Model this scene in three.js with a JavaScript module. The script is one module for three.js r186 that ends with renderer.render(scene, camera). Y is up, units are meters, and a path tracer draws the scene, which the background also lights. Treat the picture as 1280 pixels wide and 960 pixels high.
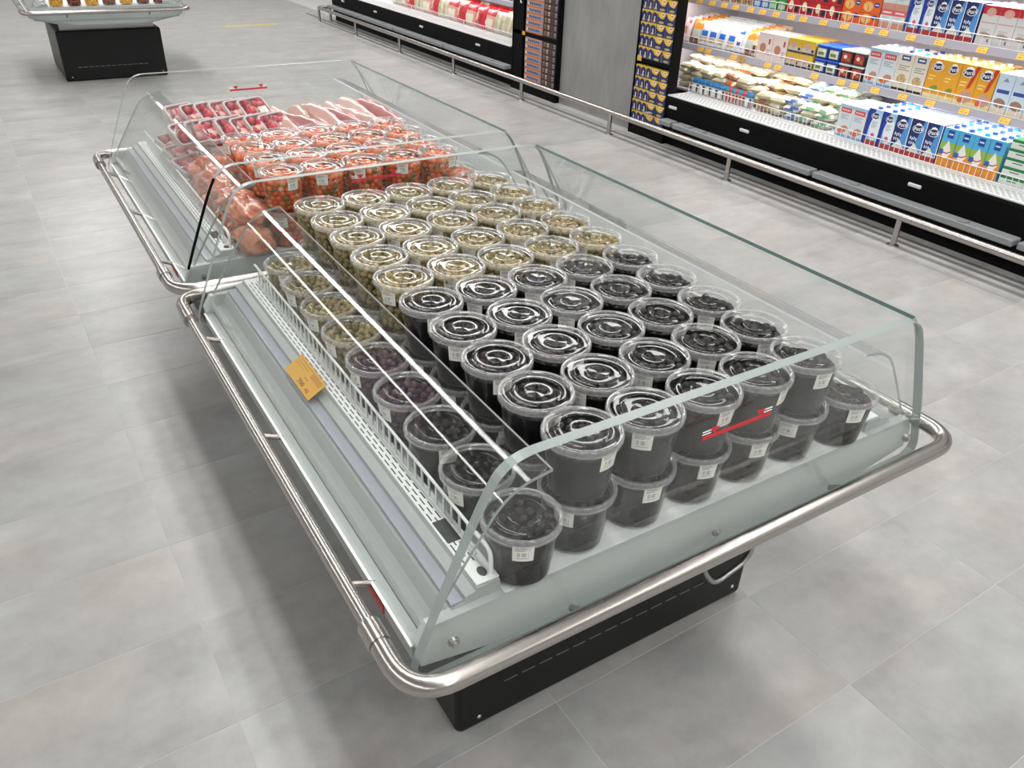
import * as THREE from 'three';
import { RoundedBoxGeometry } from 'three/addons/geometries/RoundedBoxGeometry.js';
import { mergeGeometries, mergeVertices } from 'three/addons/utils/BufferGeometryUtils.js';
import { ImprovedNoise } from 'three/addons/math/ImprovedNoise.js';
import { RectAreaLightUniformsLib } from 'three/addons/lights/RectAreaLightUniformsLib.js';

// ------------------------------------------------------------------ camera, exposure, light
const scene = new THREE.Scene();
scene.background = new THREE.Color(0x000000);
const camera = new THREE.PerspectiveCamera(51.377, 4 / 3, 0.05, 60);
camera.position.set(0, 1.6, 0);
camera.rotation.set(THREE.MathUtils.degToRad(-31.719), THREE.MathUtils.degToRad(-32.801), THREE.MathUtils.degToRad(2.26), 'YXZ');
const renderer = new THREE.WebGLRenderer({ antialias: true });
renderer.toneMapping = THREE.LinearToneMapping;
renderer.toneMappingExposure = 1.0;
renderer.shadowMap.enabled = true;
RectAreaLightUniformsLib.init();

const CEIL = 4.0, LAMP_ROWS = [-3.6, 0.8, 3.9], LAMP_POWER = 8.7, LAMP_W = 0.5, LAMP_Z0 = 8.5, LAMP_Z1 = -15.0;
for (const x of LAMP_ROWS) {
  const l = new THREE.RectAreaLight(new THREE.Color().setRGB(1.0, 0.995, 0.98), LAMP_POWER, LAMP_W, LAMP_Z0 - LAMP_Z1);
  l.position.set(x, CEIL - 0.115, (LAMP_Z0 + LAMP_Z1) / 2); l.rotation.x = -Math.PI / 2; scene.add(l);
}

// ------------------------------------------------------------------ helpers
let seed = 20240611;
const rnd = () => { seed = (seed + 0x6d2b79f5) | 0; let t = Math.imul(seed ^ (seed >>> 15), 1 | seed); t = (t + Math.imul(t ^ (t >>> 7), 61 | t)) ^ t; return ((t ^ (t >>> 14)) >>> 0) / 4294967296; };
const rr = (a, b) => a + (b - a) * rnd();
const taken = new Map();
function numbered(n) { const k = taken.get(n) ?? 0; taken.set(n, k + 1); return k ? n + '_' + String(k).padStart(3, '0') : n; }
const lin = (r, g, b) => new THREE.Color().setRGB(r, g, b);
const std = (c, roughness = 0.6, o = {}) => new THREE.MeshPhysicalMaterial({ color: c, roughness, ...o });
function part(name, geo, mat, parent) { const m = new THREE.Mesh(geo, mat); m.name = name; m.castShadow = m.receiveShadow = true; parent.add(m); return m; }
function tag(o, label, category, group, kind) { o.userData.label = label; if (category) o.userData.category = category; if (group) o.userData.group = group; if (kind) o.userData.kind = kind; return o; }
function thing(name, label, category, group, pos = [0, 0, 0], turn = 0) { const g = new THREE.Group(); g.name = numbered(name); g.position.set(...pos); g.rotation.y = turn; scene.add(g); return tag(g, label, category, group); }
function single(name, geo, mat, label, category, group, pos = [0, 0, 0], turn = 0) { const m = part(numbered(name), geo, mat, scene); m.position.set(...pos); m.rotation.y = turn; return tag(m, label, category, group); }
function copyOf(proto, name, label, group, pos, turn = 0) { const c = proto.clone(); c.name = numbered(name); c.position.set(...pos); c.rotation.y = turn; scene.add(c); c.userData = { label, category: proto.userData.category, group }; return c; }
function structure(name, geo, mat) { const m = part(name, geo, mat, scene); m.userData.kind = 'structure'; return m; }
const box = (x0, x1, y0, y1, z0, z1) => new THREE.BoxGeometry(Math.abs(x1 - x0), Math.abs(y1 - y0), Math.abs(z1 - z0)).translate((x0 + x1) / 2, (y0 + y1) / 2, (z0 + z1) / 2);
const rbox = (x0, x1, y0, y1, z0, z1, r = 0.005, s = 2) => new RoundedBoxGeometry(Math.abs(x1 - x0), Math.abs(y1 - y0), Math.abs(z1 - z0), s, r).translate((x0 + x1) / 2, (y0 + y1) / 2, (z0 + z1) / 2);
const merge = (l) => mergeGeometries(l.map((g) => { const n = g.index ? g.toNonIndexed() : g; for (const k of Object.keys(n.attributes)) if (!['position', 'normal', 'uv', 'color'].includes(k)) n.deleteAttribute(k); return n; }));
const V = (x, y, z) => new THREE.Vector3(x, y, z);
function rod(a, b, r, seg = 8) { const d = V(...b).sub(V(...a)); return new THREE.CylinderGeometry(r, r, d.length(), seg).applyQuaternion(new THREE.Quaternion().setFromUnitVectors(V(0, 1, 0), d.clone().normalize())).translate((a[0] + b[0]) / 2, (a[1] + b[1]) / 2, (a[2] + b[2]) / 2); }
function roundedPath(pts, rad) {                                  // polyline with rounded inner corners
  const path = new THREE.CurvePath(); let from = V(...pts[0]);
  for (let i = 1; i < pts.length; i++) {
    const p = V(...pts[i]);
    if (i === pts.length - 1) { path.add(new THREE.LineCurve3(from, p)); break; }
    const a = V(...pts[i - 1]).sub(p).normalize(), b = V(...pts[i + 1]).sub(p).normalize();
    const r = Array.isArray(rad) ? rad[i] : rad, s = p.clone().addScaledVector(a, r), e = p.clone().addScaledVector(b, r);
    path.add(new THREE.LineCurve3(from, s)); path.add(new THREE.QuadraticBezierCurve3(s, p, e)); from = e;
  }
  return path;
}
function tubeAlong(pts, rad, r, seg = 10) {                         // sample each piece so bends are smooth
  const path = roundedPath(pts, rad), out = [];
  for (const c of path.curves) { const n = c.isLineCurve3 ? 1 : 8; for (let i = 0; i < n; i++) out.push(c.getPoint(i / n)); }
  out.push(path.curves[path.curves.length - 1].getPoint(1));
  const clean = out.filter((p, i) => !i || p.distanceTo(out[i - 1]) > 1e-5), rings = clean.length, pos = [], nor = [], uv = [], idx = [];
  let n = null;
  clean.forEach((p, i) => {
    const t = V(0, 0, 0); if (i > 0) t.add(p.clone().sub(clean[i - 1]).normalize()); if (i < rings - 1) t.add(clean[i + 1].clone().sub(p).normalize()); t.normalize();
    n = n ? n.addScaledVector(t, -n.dot(t)).normalize() : (Math.abs(t.y) < 0.9 ? V(0, 1, 0) : V(1, 0, 0)).addScaledVector(t, -(Math.abs(t.y) < 0.9 ? t.y : t.x)).normalize();
    const b = t.clone().cross(n);
    for (let k = 0; k <= seg; k++) { const a = (k / seg) * Math.PI * 2, d = n.clone().multiplyScalar(Math.cos(a)).addScaledVector(b, Math.sin(a)); pos.push(p.x + d.x * r, p.y + d.y * r, p.z + d.z * r); nor.push(d.x, d.y, d.z); uv.push(k / seg, i / rings); }
  });
  for (let i = 0; i < rings - 1; i++) for (let k = 0; k < seg; k++) { const a = i * (seg + 1) + k, b = a + seg + 1; idx.push(a, a + 1, b, b, a + 1, b + 1); }
  const g = new THREE.BufferGeometry(); g.setAttribute('position', new THREE.Float32BufferAttribute(pos, 3)); g.setAttribute('normal', new THREE.Float32BufferAttribute(nor, 3)); g.setAttribute('uv', new THREE.Float32BufferAttribute(uv, 2)); g.setIndex(idx); return g;
}
function extrudeZ(pts, z0, z1, bevel = 0) {                         // closed x-y polygon swept from z0 (near) back to z1
  const s = new THREE.Shape(pts.map((p) => new THREE.Vector2(p[0], p[1])));
  return new THREE.ExtrudeGeometry(s, { depth: z0 - z1 - 2 * bevel, bevelEnabled: bevel > 0, bevelSize: bevel, bevelThickness: bevel, bevelSegments: 1, curveSegments: 8 }).translate(0, 0, z1 + bevel);
}
function canvasTexture(w, h, draw) { const c = document.createElement('canvas'); c.width = w; c.height = h; const x = c.getContext('2d'); draw(x, w, h); const t = new THREE.CanvasTexture(c); t.colorSpace = THREE.SRGBColorSpace; t.magFilter = THREE.LinearFilter; return t; }
const ORD = ['first', 'second', 'third', 'fourth', 'fifth', 'sixth', 'seventh', 'eighth', 'ninth', 'tenth', 'eleventh', 'twelfth', 'thirteenth', 'fourteenth', 'fifteenth', 'sixteenth'];
const noise = new ImprovedNoise();

// ------------------------------------------------------------------ materials
const M = {
  steel: std(lin(0.44, 0.415, 0.39), 0.26, { metalness: 1 }),
  steelDull: std(lin(0.45, 0.45, 0.44), 0.38, { metalness: 1 }),
  screw: std(lin(0.7, 0.7, 0.68), 0.25, { metalness: 1 }),
  blackPaint: std(lin(0.006, 0.007, 0.0068), 0.36, { specularIntensity: 0.5 }),
  blackSoft: std(lin(0.003, 0.003, 0.0032), 0.6, { specularIntensity: 0.2 }),
  bodyGrey: std(lin(0.38, 0.40, 0.395), 0.38),
  endGrey: std(lin(0.46, 0.495, 0.485), 0.45),
  bumperGrey: std(lin(0.58, 0.60, 0.59), 0.32),
  bumperBar: std(lin(0.24, 0.25, 0.26), 0.45),
  priceStrip: std(lin(0.37, 0.385, 0.44), 0.3),
  white: std(lin(0.84, 0.86, 0.85), 0.4),
  whiteSatin: std(lin(0.5, 0.52, 0.51), 0.42),
  slot: std(lin(0.05, 0.055, 0.055), 0.7),
  dark: std(lin(0.03, 0.032, 0.033), 0.4),
  glass: new THREE.MeshPhysicalMaterial({ color: lin(0.985, 0.993, 0.99), roughness: 0.0, transmission: 1, thickness: 0, ior: 1.4 }),
  glassEdge: new THREE.MeshPhysicalMaterial({ color: lin(0.36, 0.41, 0.40), roughness: 0.3, transmission: 0.25, thickness: 0, ior: 1.5 }),
  paneEdge: new THREE.MeshPhysicalMaterial({ color: lin(0.88, 0.9, 0.9), roughness: 0.2, ior: 1.6 }),
  glassEdgeGreen: new THREE.MeshPhysicalMaterial({ color: lin(0.002, 0.045, 0.037), roughness: 0.35, ior: 1.4 }),
  plastic: new THREE.MeshPhysicalMaterial({ color: lin(0.97, 0.97, 0.97), roughness: 0.04, transmission: 1, thickness: 0, ior: 1.36 }),
  plasticRim: new THREE.MeshPhysicalMaterial({ color: lin(0.88, 0.88, 0.88), roughness: 0.12, transmission: 0.8, thickness: 0, ior: 1.55 }),
  film: new THREE.MeshPhysicalMaterial({ color: lin(0.97, 0.96, 0.97), roughness: 0.1, transmission: 0.99, thickness: 0, ior: 1.22 }),
  red: std(lin(0.62, 0.015, 0.03), 0.5),
  redPlate: std(lin(0.6, 0.02, 0.03), 0.4),
  orangePale: std(lin(0.75, 0.25, 0.2), 0.5),
};

// ------------------------------------------------------------------ floor of rectified tiles, ceiling, walls
const floorTurn = THREE.MathUtils.degToRad(1.1), TX = 0.636, TZ = 0.3275, OX = 1.398, OZ = -0.615;
const floor = structure('floor', box(-7, 5.6, -0.12, -0.0007, -16, 9), std(lin(0.52, 0.515, 0.5), 0.6));
{
  const S = 1024, data = new Uint8Array(S * S * 4), g = (x, y, s) => noise.noise(x * s, y * s, 3.7);
  for (let j = 0; j < S; j++) for (let i = 0; i < S; i++) {
    const u = i / S, v = j / S, per = (s, k) => { const a = noise.noise(u * s, v * s * k, 1.3) * (1 - u) + noise.noise((u - 1) * s, v * s * k, 1.3) * u; return a; };
    const cloud = 0.6 * per(5, 1.7) + 0.4 * per(11, 1.5), vein = Math.pow(Math.max(0, per(7, 3.2)), 2) * 0.9, fine = per(24, 1.4) * 0.5 + per(60, 1) * 0.3 + per(140, 1) * 0.2, warm = per(4, 1.4);
    const base = 164 + cloud * 25 - vein * 30 + fine * 15, k = (j * S + i) * 4;
    data[k] = base + 1.2 + warm * 5; data[k + 1] = base + 0.2 + warm * 0.5; data[k + 2] = base - 2.2 - warm * 3; data[k + 3] = 255;
  }
  const t = new THREE.DataTexture(data, S, S); t.colorSpace = THREE.SRGBColorSpace; t.magFilter = THREE.LinearFilter; t.wrapS = t.wrapT = THREE.RepeatWrapping; t.needsUpdate = true;
  const tileMats = [1.0, 0.965, 1.03, 0.945].map((k) => std(lin(k, k, k), 0.33, { map: t, ior: 1.45 }));
  const variants = [];
  for (let v = 0; v < 16; v++) {
    const ge = new RoundedBoxGeometry(TX - 0.0018, 0.012, TZ - 0.0018, 1, 0.0005), p = ge.attributes.position, uv = ge.attributes.uv, du = rnd(), dv = rnd(), flip = rnd() < 0.5 ? 1 : -1;
    for (let i = 0; i < p.count; i++) uv.setXY(i, du + flip * p.getX(i) * 0.62, dv + p.getZ(i) * 0.62);
    variants.push(ge);
  }
  const far = [], c = Math.cos(floorTurn), s = Math.sin(floorTurn);
  const mtx = new THREE.Matrix4(), q = new THREE.Quaternion().setFromAxisAngle(V(0, 1, 0), floorTurn);
  for (let j = -30; j < 46; j++) for (let i = -12; i < 6; i++) {
    const lx = (i + 0.5) * TX, lz = -(j + 0.5) * TZ, x = OX + c * lx + s * lz, z = OZ - s * lx + c * lz;
    if (x > 4.35 || x < -6.6 || z > 8.6 || z < -15.6) continue;
    const ge = variants[Math.floor(rnd() * 16)], mt = tileMats[Math.floor(rnd() * 4)];
    const near = z < 0.4 && z > -6.6 && x > -1.4 + Math.min(0, (z + 2) * -0.05) && x < 4.3 && x > -1.0;
    if (near) { const m = part('tile', ge, mt, floor); m.position.set(x, -0.006, z); m.rotation.y = floorTurn; }
    else { mtx.compose(V(x, -0.006, z), q, V(1, 1, 1)); far.push(ge.clone().applyMatrix4(mtx)); }
  }
  const m = part('tiles', merge(far), tileMats[0], floor); m.userData.kind = 'stuff';
}
structure('rail_shadow_strip_1', box(4.09, 4.125, -0.002, 0.0015, -12.2, 3), std(lin(0.12, 0.12, 0.12), 0.5));  // dark strip laid on the floor as the guard rail's painted shadow
structure('ceiling', box(-7, 5.6, CEIL, CEIL + 0.15, -16, 9), std(lin(0.48, 0.48, 0.475), 0.85));
const wallMat = std(lin(0.5, 0.5, 0.49), 0.7);
structure('wall_right', box(5.45, 5.6, 0, CEIL, -16, 9), wallMat);
structure('wall_left', box(-7, -6.85, 0, CEIL, -16, 9), wallMat);
structure('wall_back', box(-6.85, 5.45, 0, CEIL, -16, -15.85), wallMat);
structure('wall_front', box(-6.85, 5.45, 0, CEIL, 8.85, 9), wallMat);
{
  const lampBody = std(lin(0.6, 0.6, 0.6), 0.5), glow = std(lin(1, 1, 1), 0.5, { emissive: lin(1, 0.985, 0.955), emissiveIntensity: 2.5 });
  LAMP_ROWS.forEach((x, i) => {
    const t = thing('ceiling_lamp', `long linear ceiling lamp, ${ORD[i]} row counted from the far left wall`, 'lamp', 'linear ceiling lamps', [x, 0, 0]);
    part('housing', box(-0.3, 0.3, CEIL - 0.1, CEIL - 0.0005, LAMP_Z0, LAMP_Z1), lampBody, t);
    part('diffuser', box(-LAMP_W / 2, LAMP_W / 2, CEIL - 0.108, CEIL - 0.1, LAMP_Z0, LAMP_Z1), glow, t);
  });
}
{ // yellow floor marking far behind the third island
  const t = canvasTexture(256, 32, (x, w, h) => { x.fillStyle = '#d8c06a'; x.fillRect(0, 0, w, h); x.fillStyle = '#7a7048'; for (let i = 0; i < 26; i++) if (i % 9) x.fillRect(12 + i * 9, 8, 4, 12); });
  const m = single('floor_sticker', new THREE.BoxGeometry(0.66, 0.0008, 0.09), std(lin(1, 1, 1), 0.5, { map: t }), 'yellow printed strip stuck on the floor beyond the islands', 'floor sticker', null, [3.06, 0.0004, -11.33]);
}

// ------------------------------------------------------------------ refrigerated island
const C = 0.955, mir = (p) => [2 * C - p[0], p[1]];
const sym = (left) => left.concat(left.slice().reverse().map(mir));
function curvedPane(parent, name, prof, t, z0, z1, edgeMat) {
  // prof: outer profile points from bottom to top; inner side is offset by t towards the tub
  const n = prof.length, nor = prof.map((p, i) => { const a = prof[Math.max(0, i - 1)], b = prof[Math.min(n - 1, i + 1)], l = Math.hypot(b[0] - a[0], b[1] - a[1]); return [(b[1] - a[1]) / l, -(b[0] - a[0]) / l]; });
  const sgn = prof[0][0] < C ? 1 : -1, inn = prof.map((p, i) => [p[0] + sgn * nor[i][0] * t, p[1] + sgn * nor[i][1] * t]);
  const sheet = (pf) => { const pos = [], idx = [], uv = []; pf.forEach((p, i) => { pos.push(p[0], p[1], z0, p[0], p[1], z1); uv.push(0, i / n, 1, i / n); }); for (let i = 0; i < n - 1; i++) idx.push(2 * i, 2 * i + 1, 2 * i + 2, 2 * i + 1, 2 * i + 3, 2 * i + 2); const g = new THREE.BufferGeometry(); g.setAttribute('position', new THREE.Float32BufferAttribute(pos, 3)); g.setAttribute('uv', new THREE.Float32BufferAttribute(uv, 2)); g.setIndex(idx); g.computeVertexNormals(); return g; };
  const pane = part(name, merge([sheet(prof), sheet(inn)]), M.glass, parent);
  const strip = (quads) => { const pos = []; for (const [a, b, c, d] of quads) pos.push(...a, ...b, ...c, ...a, ...c, ...d); const g = new THREE.BufferGeometry(); g.setAttribute('position', new THREE.Float32BufferAttribute(pos, 3)); g.setAttribute('uv', new THREE.Float32BufferAttribute(new Float32Array(pos.length / 3 * 2), 2)); g.computeVertexNormals(); return g; };
  const ends = []; for (const z of [z0, z1]) for (let i = 0; i < n - 1; i++) ends.push([[...prof[i], z], [...prof[i + 1], z], [...inn[i + 1], z], [...inn[i], z]]);
  part('end_edge', strip(ends), M.glassEdge, pane);
  part('top_edge', strip([[[...prof[n - 1], z0], [...prof[n - 1], z1], [...inn[n - 1], z1], [...inn[n - 1], z0]]]), edgeMat, pane);
  return pane;
}
const smooth = (pts, n = 24) => { const c = new THREE.SplineCurve(pts.map((p) => new THREE.Vector2(...p))); return c.getPoints(n).map((p) => [p.x, p.y]); };
const paneProfile = (() => { // straight below, bent over at the top
  const top = [0.583, 0.851], out = [[0.3415, 0.586], [0.386, 0.659], [0.41, 0.697], [0.437, 0.740], [0.462, 0.777]];
  const q = new THREE.QuadraticBezierCurve(new THREE.Vector2(0.470, 0.789), new THREE.Vector2(0.5, 0.836), new THREE.Vector2(0.548, 0.8455)); for (let i = 0; i <= 10; i++) { const p = q.getPoint(i / 10); out.push([p.x, p.y]); } out.push(top); return out;
})();
const outerRight = smooth([[1.592, 0.60], [1.572, 0.66], [1.54, 0.735], [1.495, 0.815], [1.448, 0.888], [1.424, 0.918]], 20);
const endOutline = (() => {
  const left = [[0.352, 0.531], ...smooth([[0.33, 0.545], [0.33, 0.572], [0.356, 0.64], [0.388, 0.718], [0.438, 0.833], [0.461, 0.878]], 18)];
  const q = new THREE.QuadraticBezierCurve(new THREE.Vector2(0.461, 0.878), new THREE.Vector2(0.480, 0.918), new THREE.Vector2(0.535, 0.919)); for (let i = 1; i <= 8; i++) { const p = q.getPoint(i / 8); left.push([p.x, p.y]); }
  return sym(left);
})();
const arrowMark = (parent, z, dir) => { // level mark: red double arrow on the glass
  const y = 0.826, x0 = 0.868, x1 = 1.03, s = new THREE.Shape();
  const e = 0.0011, tri = (x) => [new THREE.Vector2(x - 0.011, y + 0.016), new THREE.Vector2(x + 0.011, y + 0.016), new THREE.Vector2(x, y + 0.003)];
  const bar = box(x0, x1, y - 0.0035, y + 0.0035, z, z + dir * e), tr = [x0 + 0.026, x1 - 0.026].map((x) => new THREE.ExtrudeGeometry(new THREE.Shape(tri(x)), { depth: e, bevelEnabled: false }).translate(0, 0, dir > 0 ? z : z - e));
  part('level_mark', merge([bar, ...tr]), M.red, parent);
  const ticks = []; for (const [a, b] of [[x0 - 0.002, x0 + 0.018], [x1 - 0.018, x1 + 0.002]]) for (const dy of [0.007, 0.0125]) ticks.push(box(a, b, y + dy, y + dy + 0.0016, z, z + dir * e));
  part('level_text', merge(ticks), M.white, parent);
};
function wireFence(x, zA, zB, y0, h, pitch, r) {
  const g = [rod([x, y0 + h, zA], [x, y0 + h, zB], r), rod([x, y0 + 0.004, zA], [x, y0 + 0.004, zB], r)];
  const n = Math.round((zA - zB) / pitch); for (let i = 1; i < n; i++) { const z = zA - (i / n) * (zA - zB); g.push(rod([x, y0, z], [x, y0 + h, z], r * 0.8, 6)); }
  return merge(g);
}
function island(label, dx, dz, full = true) {
  const t = thing('display_island', label, 'display case', 'refrigerated islands', [dx, 0, dz]);
  const zf = -0.75, zb = -2.135;                                    // outer faces of the end glasses
  // black plinth
  const base = part('plinth', rbox(0.515, 1.385, 0.0, 0.42, -0.965, -1.92, 0.018, 3), M.blackPaint, t);
  for (const [x, y] of [[0.57, 0.036], [1.345, 0.042]]) part('screw', new THREE.SphereGeometry(0.006, 10, 6).scale(1, 1, 0.5).translate(x, y, -0.965), M.screw, base);
  for (let i = 0; i < 13; i++) { const x = 0.632 + i * 0.0466; part('vent_slot', box(x, x + 0.034, 0.1165, 0.1185, -0.9662, -0.9635), M.steelDull, base); }
  part('support_frame', merge([box(0.56, 1.34, 0.42, 0.5, -1.02, -1.06), box(0.56, 1.34, 0.42, 0.5, -1.83, -1.87), box(0.58, 0.62, 0.42, 0.5, -1.06, -1.83), box(1.29, 1.33, 0.42, 0.5, -1.06, -1.83)]), M.steelDull, t);
  // insulated body, swept along the island
  const L = [[0.60, 0.49], [0.372, 0.535], [0.362, 0.55], [0.364, 0.588], [0.370, 0.596], [0.382, 0.601], [0.390, 0.608], [0.397, 0.620], [0.404, 0.630], [0.411, 0.6335], [0.432, 0.637], [0.434, 0.648], [0.452, 0.652], [0.455, 0.657], [0.497, 0.657], [0.499, 0.628]];
  part('body', extrudeZ(sym(L), zf - 0.034, zb + 0.034), M.bodyGrey, t);
  const capL = [[0.69, 0.492], [0.347, 0.552], [0.342, 0.60], [0.362, 0.6325]];
  for (const z of [zf - 0.0205, zb + 0.0405]) part('end_cap', extrudeZ(sym(capL), z, z - 0.02), M.endGrey, t);
  part('deck', rbox(0.5, 1.41, 0.6285, 0.633, zf - 0.022, zb + 0.022, 0.002, 1), M.white, t);
  for (const sd of [0, 1]) {
    const X = (x) => (sd ? 2 * C - x : x), zA = zf - 0.038, zB = zb + 0.038;
    const ledge = part('vent_ledge', rbox(X(0.456), X(0.4985), 0.6575, 0.6605, zA, zB, 0.0012, 1), M.white, t);
    const slots = []; for (let k = 0; k < 4; k++) for (let z = zA - 0.05; z > zB + 0.03; z -= 0.030) slots.push(box(X(0.461 + k * 0.0085), X(0.4635 + k * 0.0085), 0.6604, 0.66075, z - (k % 2) * 0.015, z - (k % 2) * 0.015 - 0.021));
    part('air_slots', merge(slots), M.slot, ledge).userData.kind = 'stuff';
    part('ledge_hole', new THREE.CylinderGeometry(0.0095, 0.0095, 0.001, 20).scale(0.8, 1, 1.2).translate(X(0.478), 0.6607, zA - 0.022), M.dark, ledge);
    part('finger_grip', rbox(X(0.460), X(0.486), 0.6602, 0.6615, zA - 0.105, zA - 0.165, 0.0006, 1), M.dark, ledge);
    part('price_strip', rbox(X(0.4095), X(0.4325), 0.6355, 0.6405, zA, zB, 0.0015, 1), M.priceStrip, t);
    const fence = part('wire_guard', wireFence(X(0.4885), zA - 0.06, zB + 0.02, 0.657, 0.05, 0.0285, 0.0031), M.white, t);
    part('guard_end', tubeAlong([[X(0.4885), 0.707, zA - 0.062], [X(0.4885), 0.710, zA - 0.012], [X(0.4885), 0.637, zA - 0.012], [X(0.4885), 0.637, zA - 0.06]], 0.022, 0.0042, 8), M.white, fence);
    const pane = curvedPane(t, 'side_glass', paneProfile.map((p) => (sd ? mir(p) : p)), 0.006, zf - 0.03, zb + 0.03, M.paneEdge);
    const lip = part('glass_channel', box(X(0.340), X(0.363), 0.553, 0.5835, zA, zB), M.endGrey, t);
    part('channel_edge', box(X(0.3375), X(0.3425), 0.5832, 0.586, zA, zB), M.white, lip);
    for (let k = 0; k < 3; k++) part('rail_bracket', rod([X(0.352), 0.575, zA - 0.16 - k * 0.49], [X(0.297), 0.6, zA - 0.16 - k * 0.49], 0.006), M.steel, t);
  }
  curvedPane(t, 'guard_glass', outerRight, 0.008, zf - 0.014, zb + 0.014, M.glassEdgeGreen);
  // end glasses
  for (const z of [zf, zb + 0.02]) {
    const g = extrudeZ(endOutline, z, z - 0.02), pane = part('end_glass', g, [M.glass, M.glassEdge], t);
    const front = z === zf, out = front ? z : z - 0.02, dir = front ? 1 : -1;
    arrowMark(pane, out + dir * 0.0002, dir);
    for (const x of [0.393, 0.955, 1.517]) part('bolt', merge([new THREE.CylinderGeometry(0.0095, 0.0095, 0.008, 18).rotateX(Math.PI / 2).translate(x, x > 0.9 && x < 1 ? 0.581 : 0.606, out + dir * 0.004), new THREE.CylinderGeometry(0.006, 0.006, 0.004, 12).rotateX(Math.PI / 2).translate(x, x > 0.9 && x < 1 ? 0.581 : 0.606, out + dir * 0.009)]), M.steelDull, pane);
  }
  // bumper rail: thick bent ends, thinner side tubes
  const rx0 = 0.294, rx1 = 1.616, yR = 0.6;
  for (const [z, k] of [[-0.69, 1], [-2.195, -1]]) {
    part('rail_end', tubeAlong([[rx0, yR, z - k * 0.14], [rx0, yR, z], [rx1, yR, z], [rx1, yR, z - k * 0.14]], 0.075, 0.0175, 14), M.steel, t);
    for (const x of [rx0, rx1]) part('rail_sleeve', new THREE.CylinderGeometry(0.0195, 0.0195, 0.045, 18).rotateX(Math.PI / 2).translate(x, yR, z - k * 0.135), M.steel, t);
    for (const x of [0.62, 1.28]) part('rail_stay', rod([x, yR, z], [x, 0.56, z - k * 0.055], 0.007), M.steel, t);
  }
  for (const x of [rx0, rx1]) part('side_rail', rod([x, yR, -0.69 - 0.13], [x, yR, -2.2 + 0.13], 0.0125, 14), M.steel, t);
  if (dz === 0) part('drain_loop', tubeAlong([[1.36, 0.5, -0.93], [1.34, 0.17, -0.935], [1.235, 0.128, -0.94], [1.19, 0.19, -0.945], [1.2, 0.5, -0.95]], 0.03, 0.0075, 8), M.steelDull, t);
  const plate = part('name_plate', rbox(0.3372, 0.340, 0.555, 0.577, -0.895, -0.965, 0.001, 1), M.redPlate, t);
  const marks = []; for (let i = 0; i < 6; i++) { const z = -0.903 - i * 0.0105; marks.push(box(0.3366, 0.3372, 0.5605, 0.5715, z, z - 0.0022)); if (i % 2) marks.push(box(0.3366, 0.3372, 0.5645, 0.567, z, z - 0.006)); else marks.push(box(0.3366, 0.3372, 0.569, 0.5715, z, z - 0.006)); }
  part('plate_letters', merge(marks), M.orangePale, plate);
  return t;
}
island('nearest glass-sided refrigerated island full of olive tubs on black plinth', 0, 0);
const secondIsland = island('second glass-sided island holding orange salad tubs, meat trays and poultry', 0, -1.545);
island('farthest refrigerated island at the top left with tubs of yellow and purple food', 0.07, -7.51);

part('dark_edge_line', tubeAlong(endOutline.filter((p, i) => i < 21 && p[1] > 0.62 && p[1] < 0.9 && p[0] < 0.5).map((p) => [p[0] - 0.003, p[1], -0.752]), 0.002, 0.0042, 8), M.blackSoft, secondIsland);  // added black tube, imitates the end glass edge where it looks dark

// ------------------------------------------------------------------ price tag clipped on the near island
{
  const tx = canvasTexture(256, 128, (x, w, h) => {
    x.fillStyle = '#dca63c'; x.fillRect(0, 0, w, h); x.fillStyle = 'rgba(110,70,10,.55)';
    for (let i = 0; i < 12; i++) x.fillRect(14 + i * 11, 14, 7, 5); for (let i = 0; i < 9; i++) x.fillRect(14 + i * 12, 30, 8, 5); for (let i = 0; i < 6; i++) x.fillRect(14 + i * 12, 46, 8, 4);
    x.fillStyle = '#5a3410'; x.font = 'bold 34px sans-serif'; x.fillText('700', 112, 112); x.font = 'bold 26px sans-serif'; x.fillText('42', 190, 112); x.fillRect(130, 66, 18, 4); x.fillRect(152, 66, 10, 4);
    x.fillStyle = '#c08a2c'; x.fillRect(150, 12, 94, 34);  // darker patch: the glass pane's reflection painted onto the card
  });
  const g = new THREE.BoxGeometry(0.155, 0.052, 0.0015), t = thing('price_tag', 'yellow paper price tag clipped on the near island rim', 'price tag', null, [0.431, 0.664, -1.52]);
  const m = part('card', g, [0, 1, 2, 3, 4, 5].map((i) => std(i === 4 ? lin(1, 1, 1) : lin(0.7, 0.4, 0.05), 0.6, i === 4 ? { map: tx } : {})), t);
  m.rotation.set(0, -Math.PI / 2, 0); m.rotation.order = 'YXZ'; m.rotation.set(-1.02, -Math.PI / 2, 0);
  part('clip', box(-0.012, 0.012, -0.012, -0.0105, -0.06, 0.06), M.film, t);
}

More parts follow.
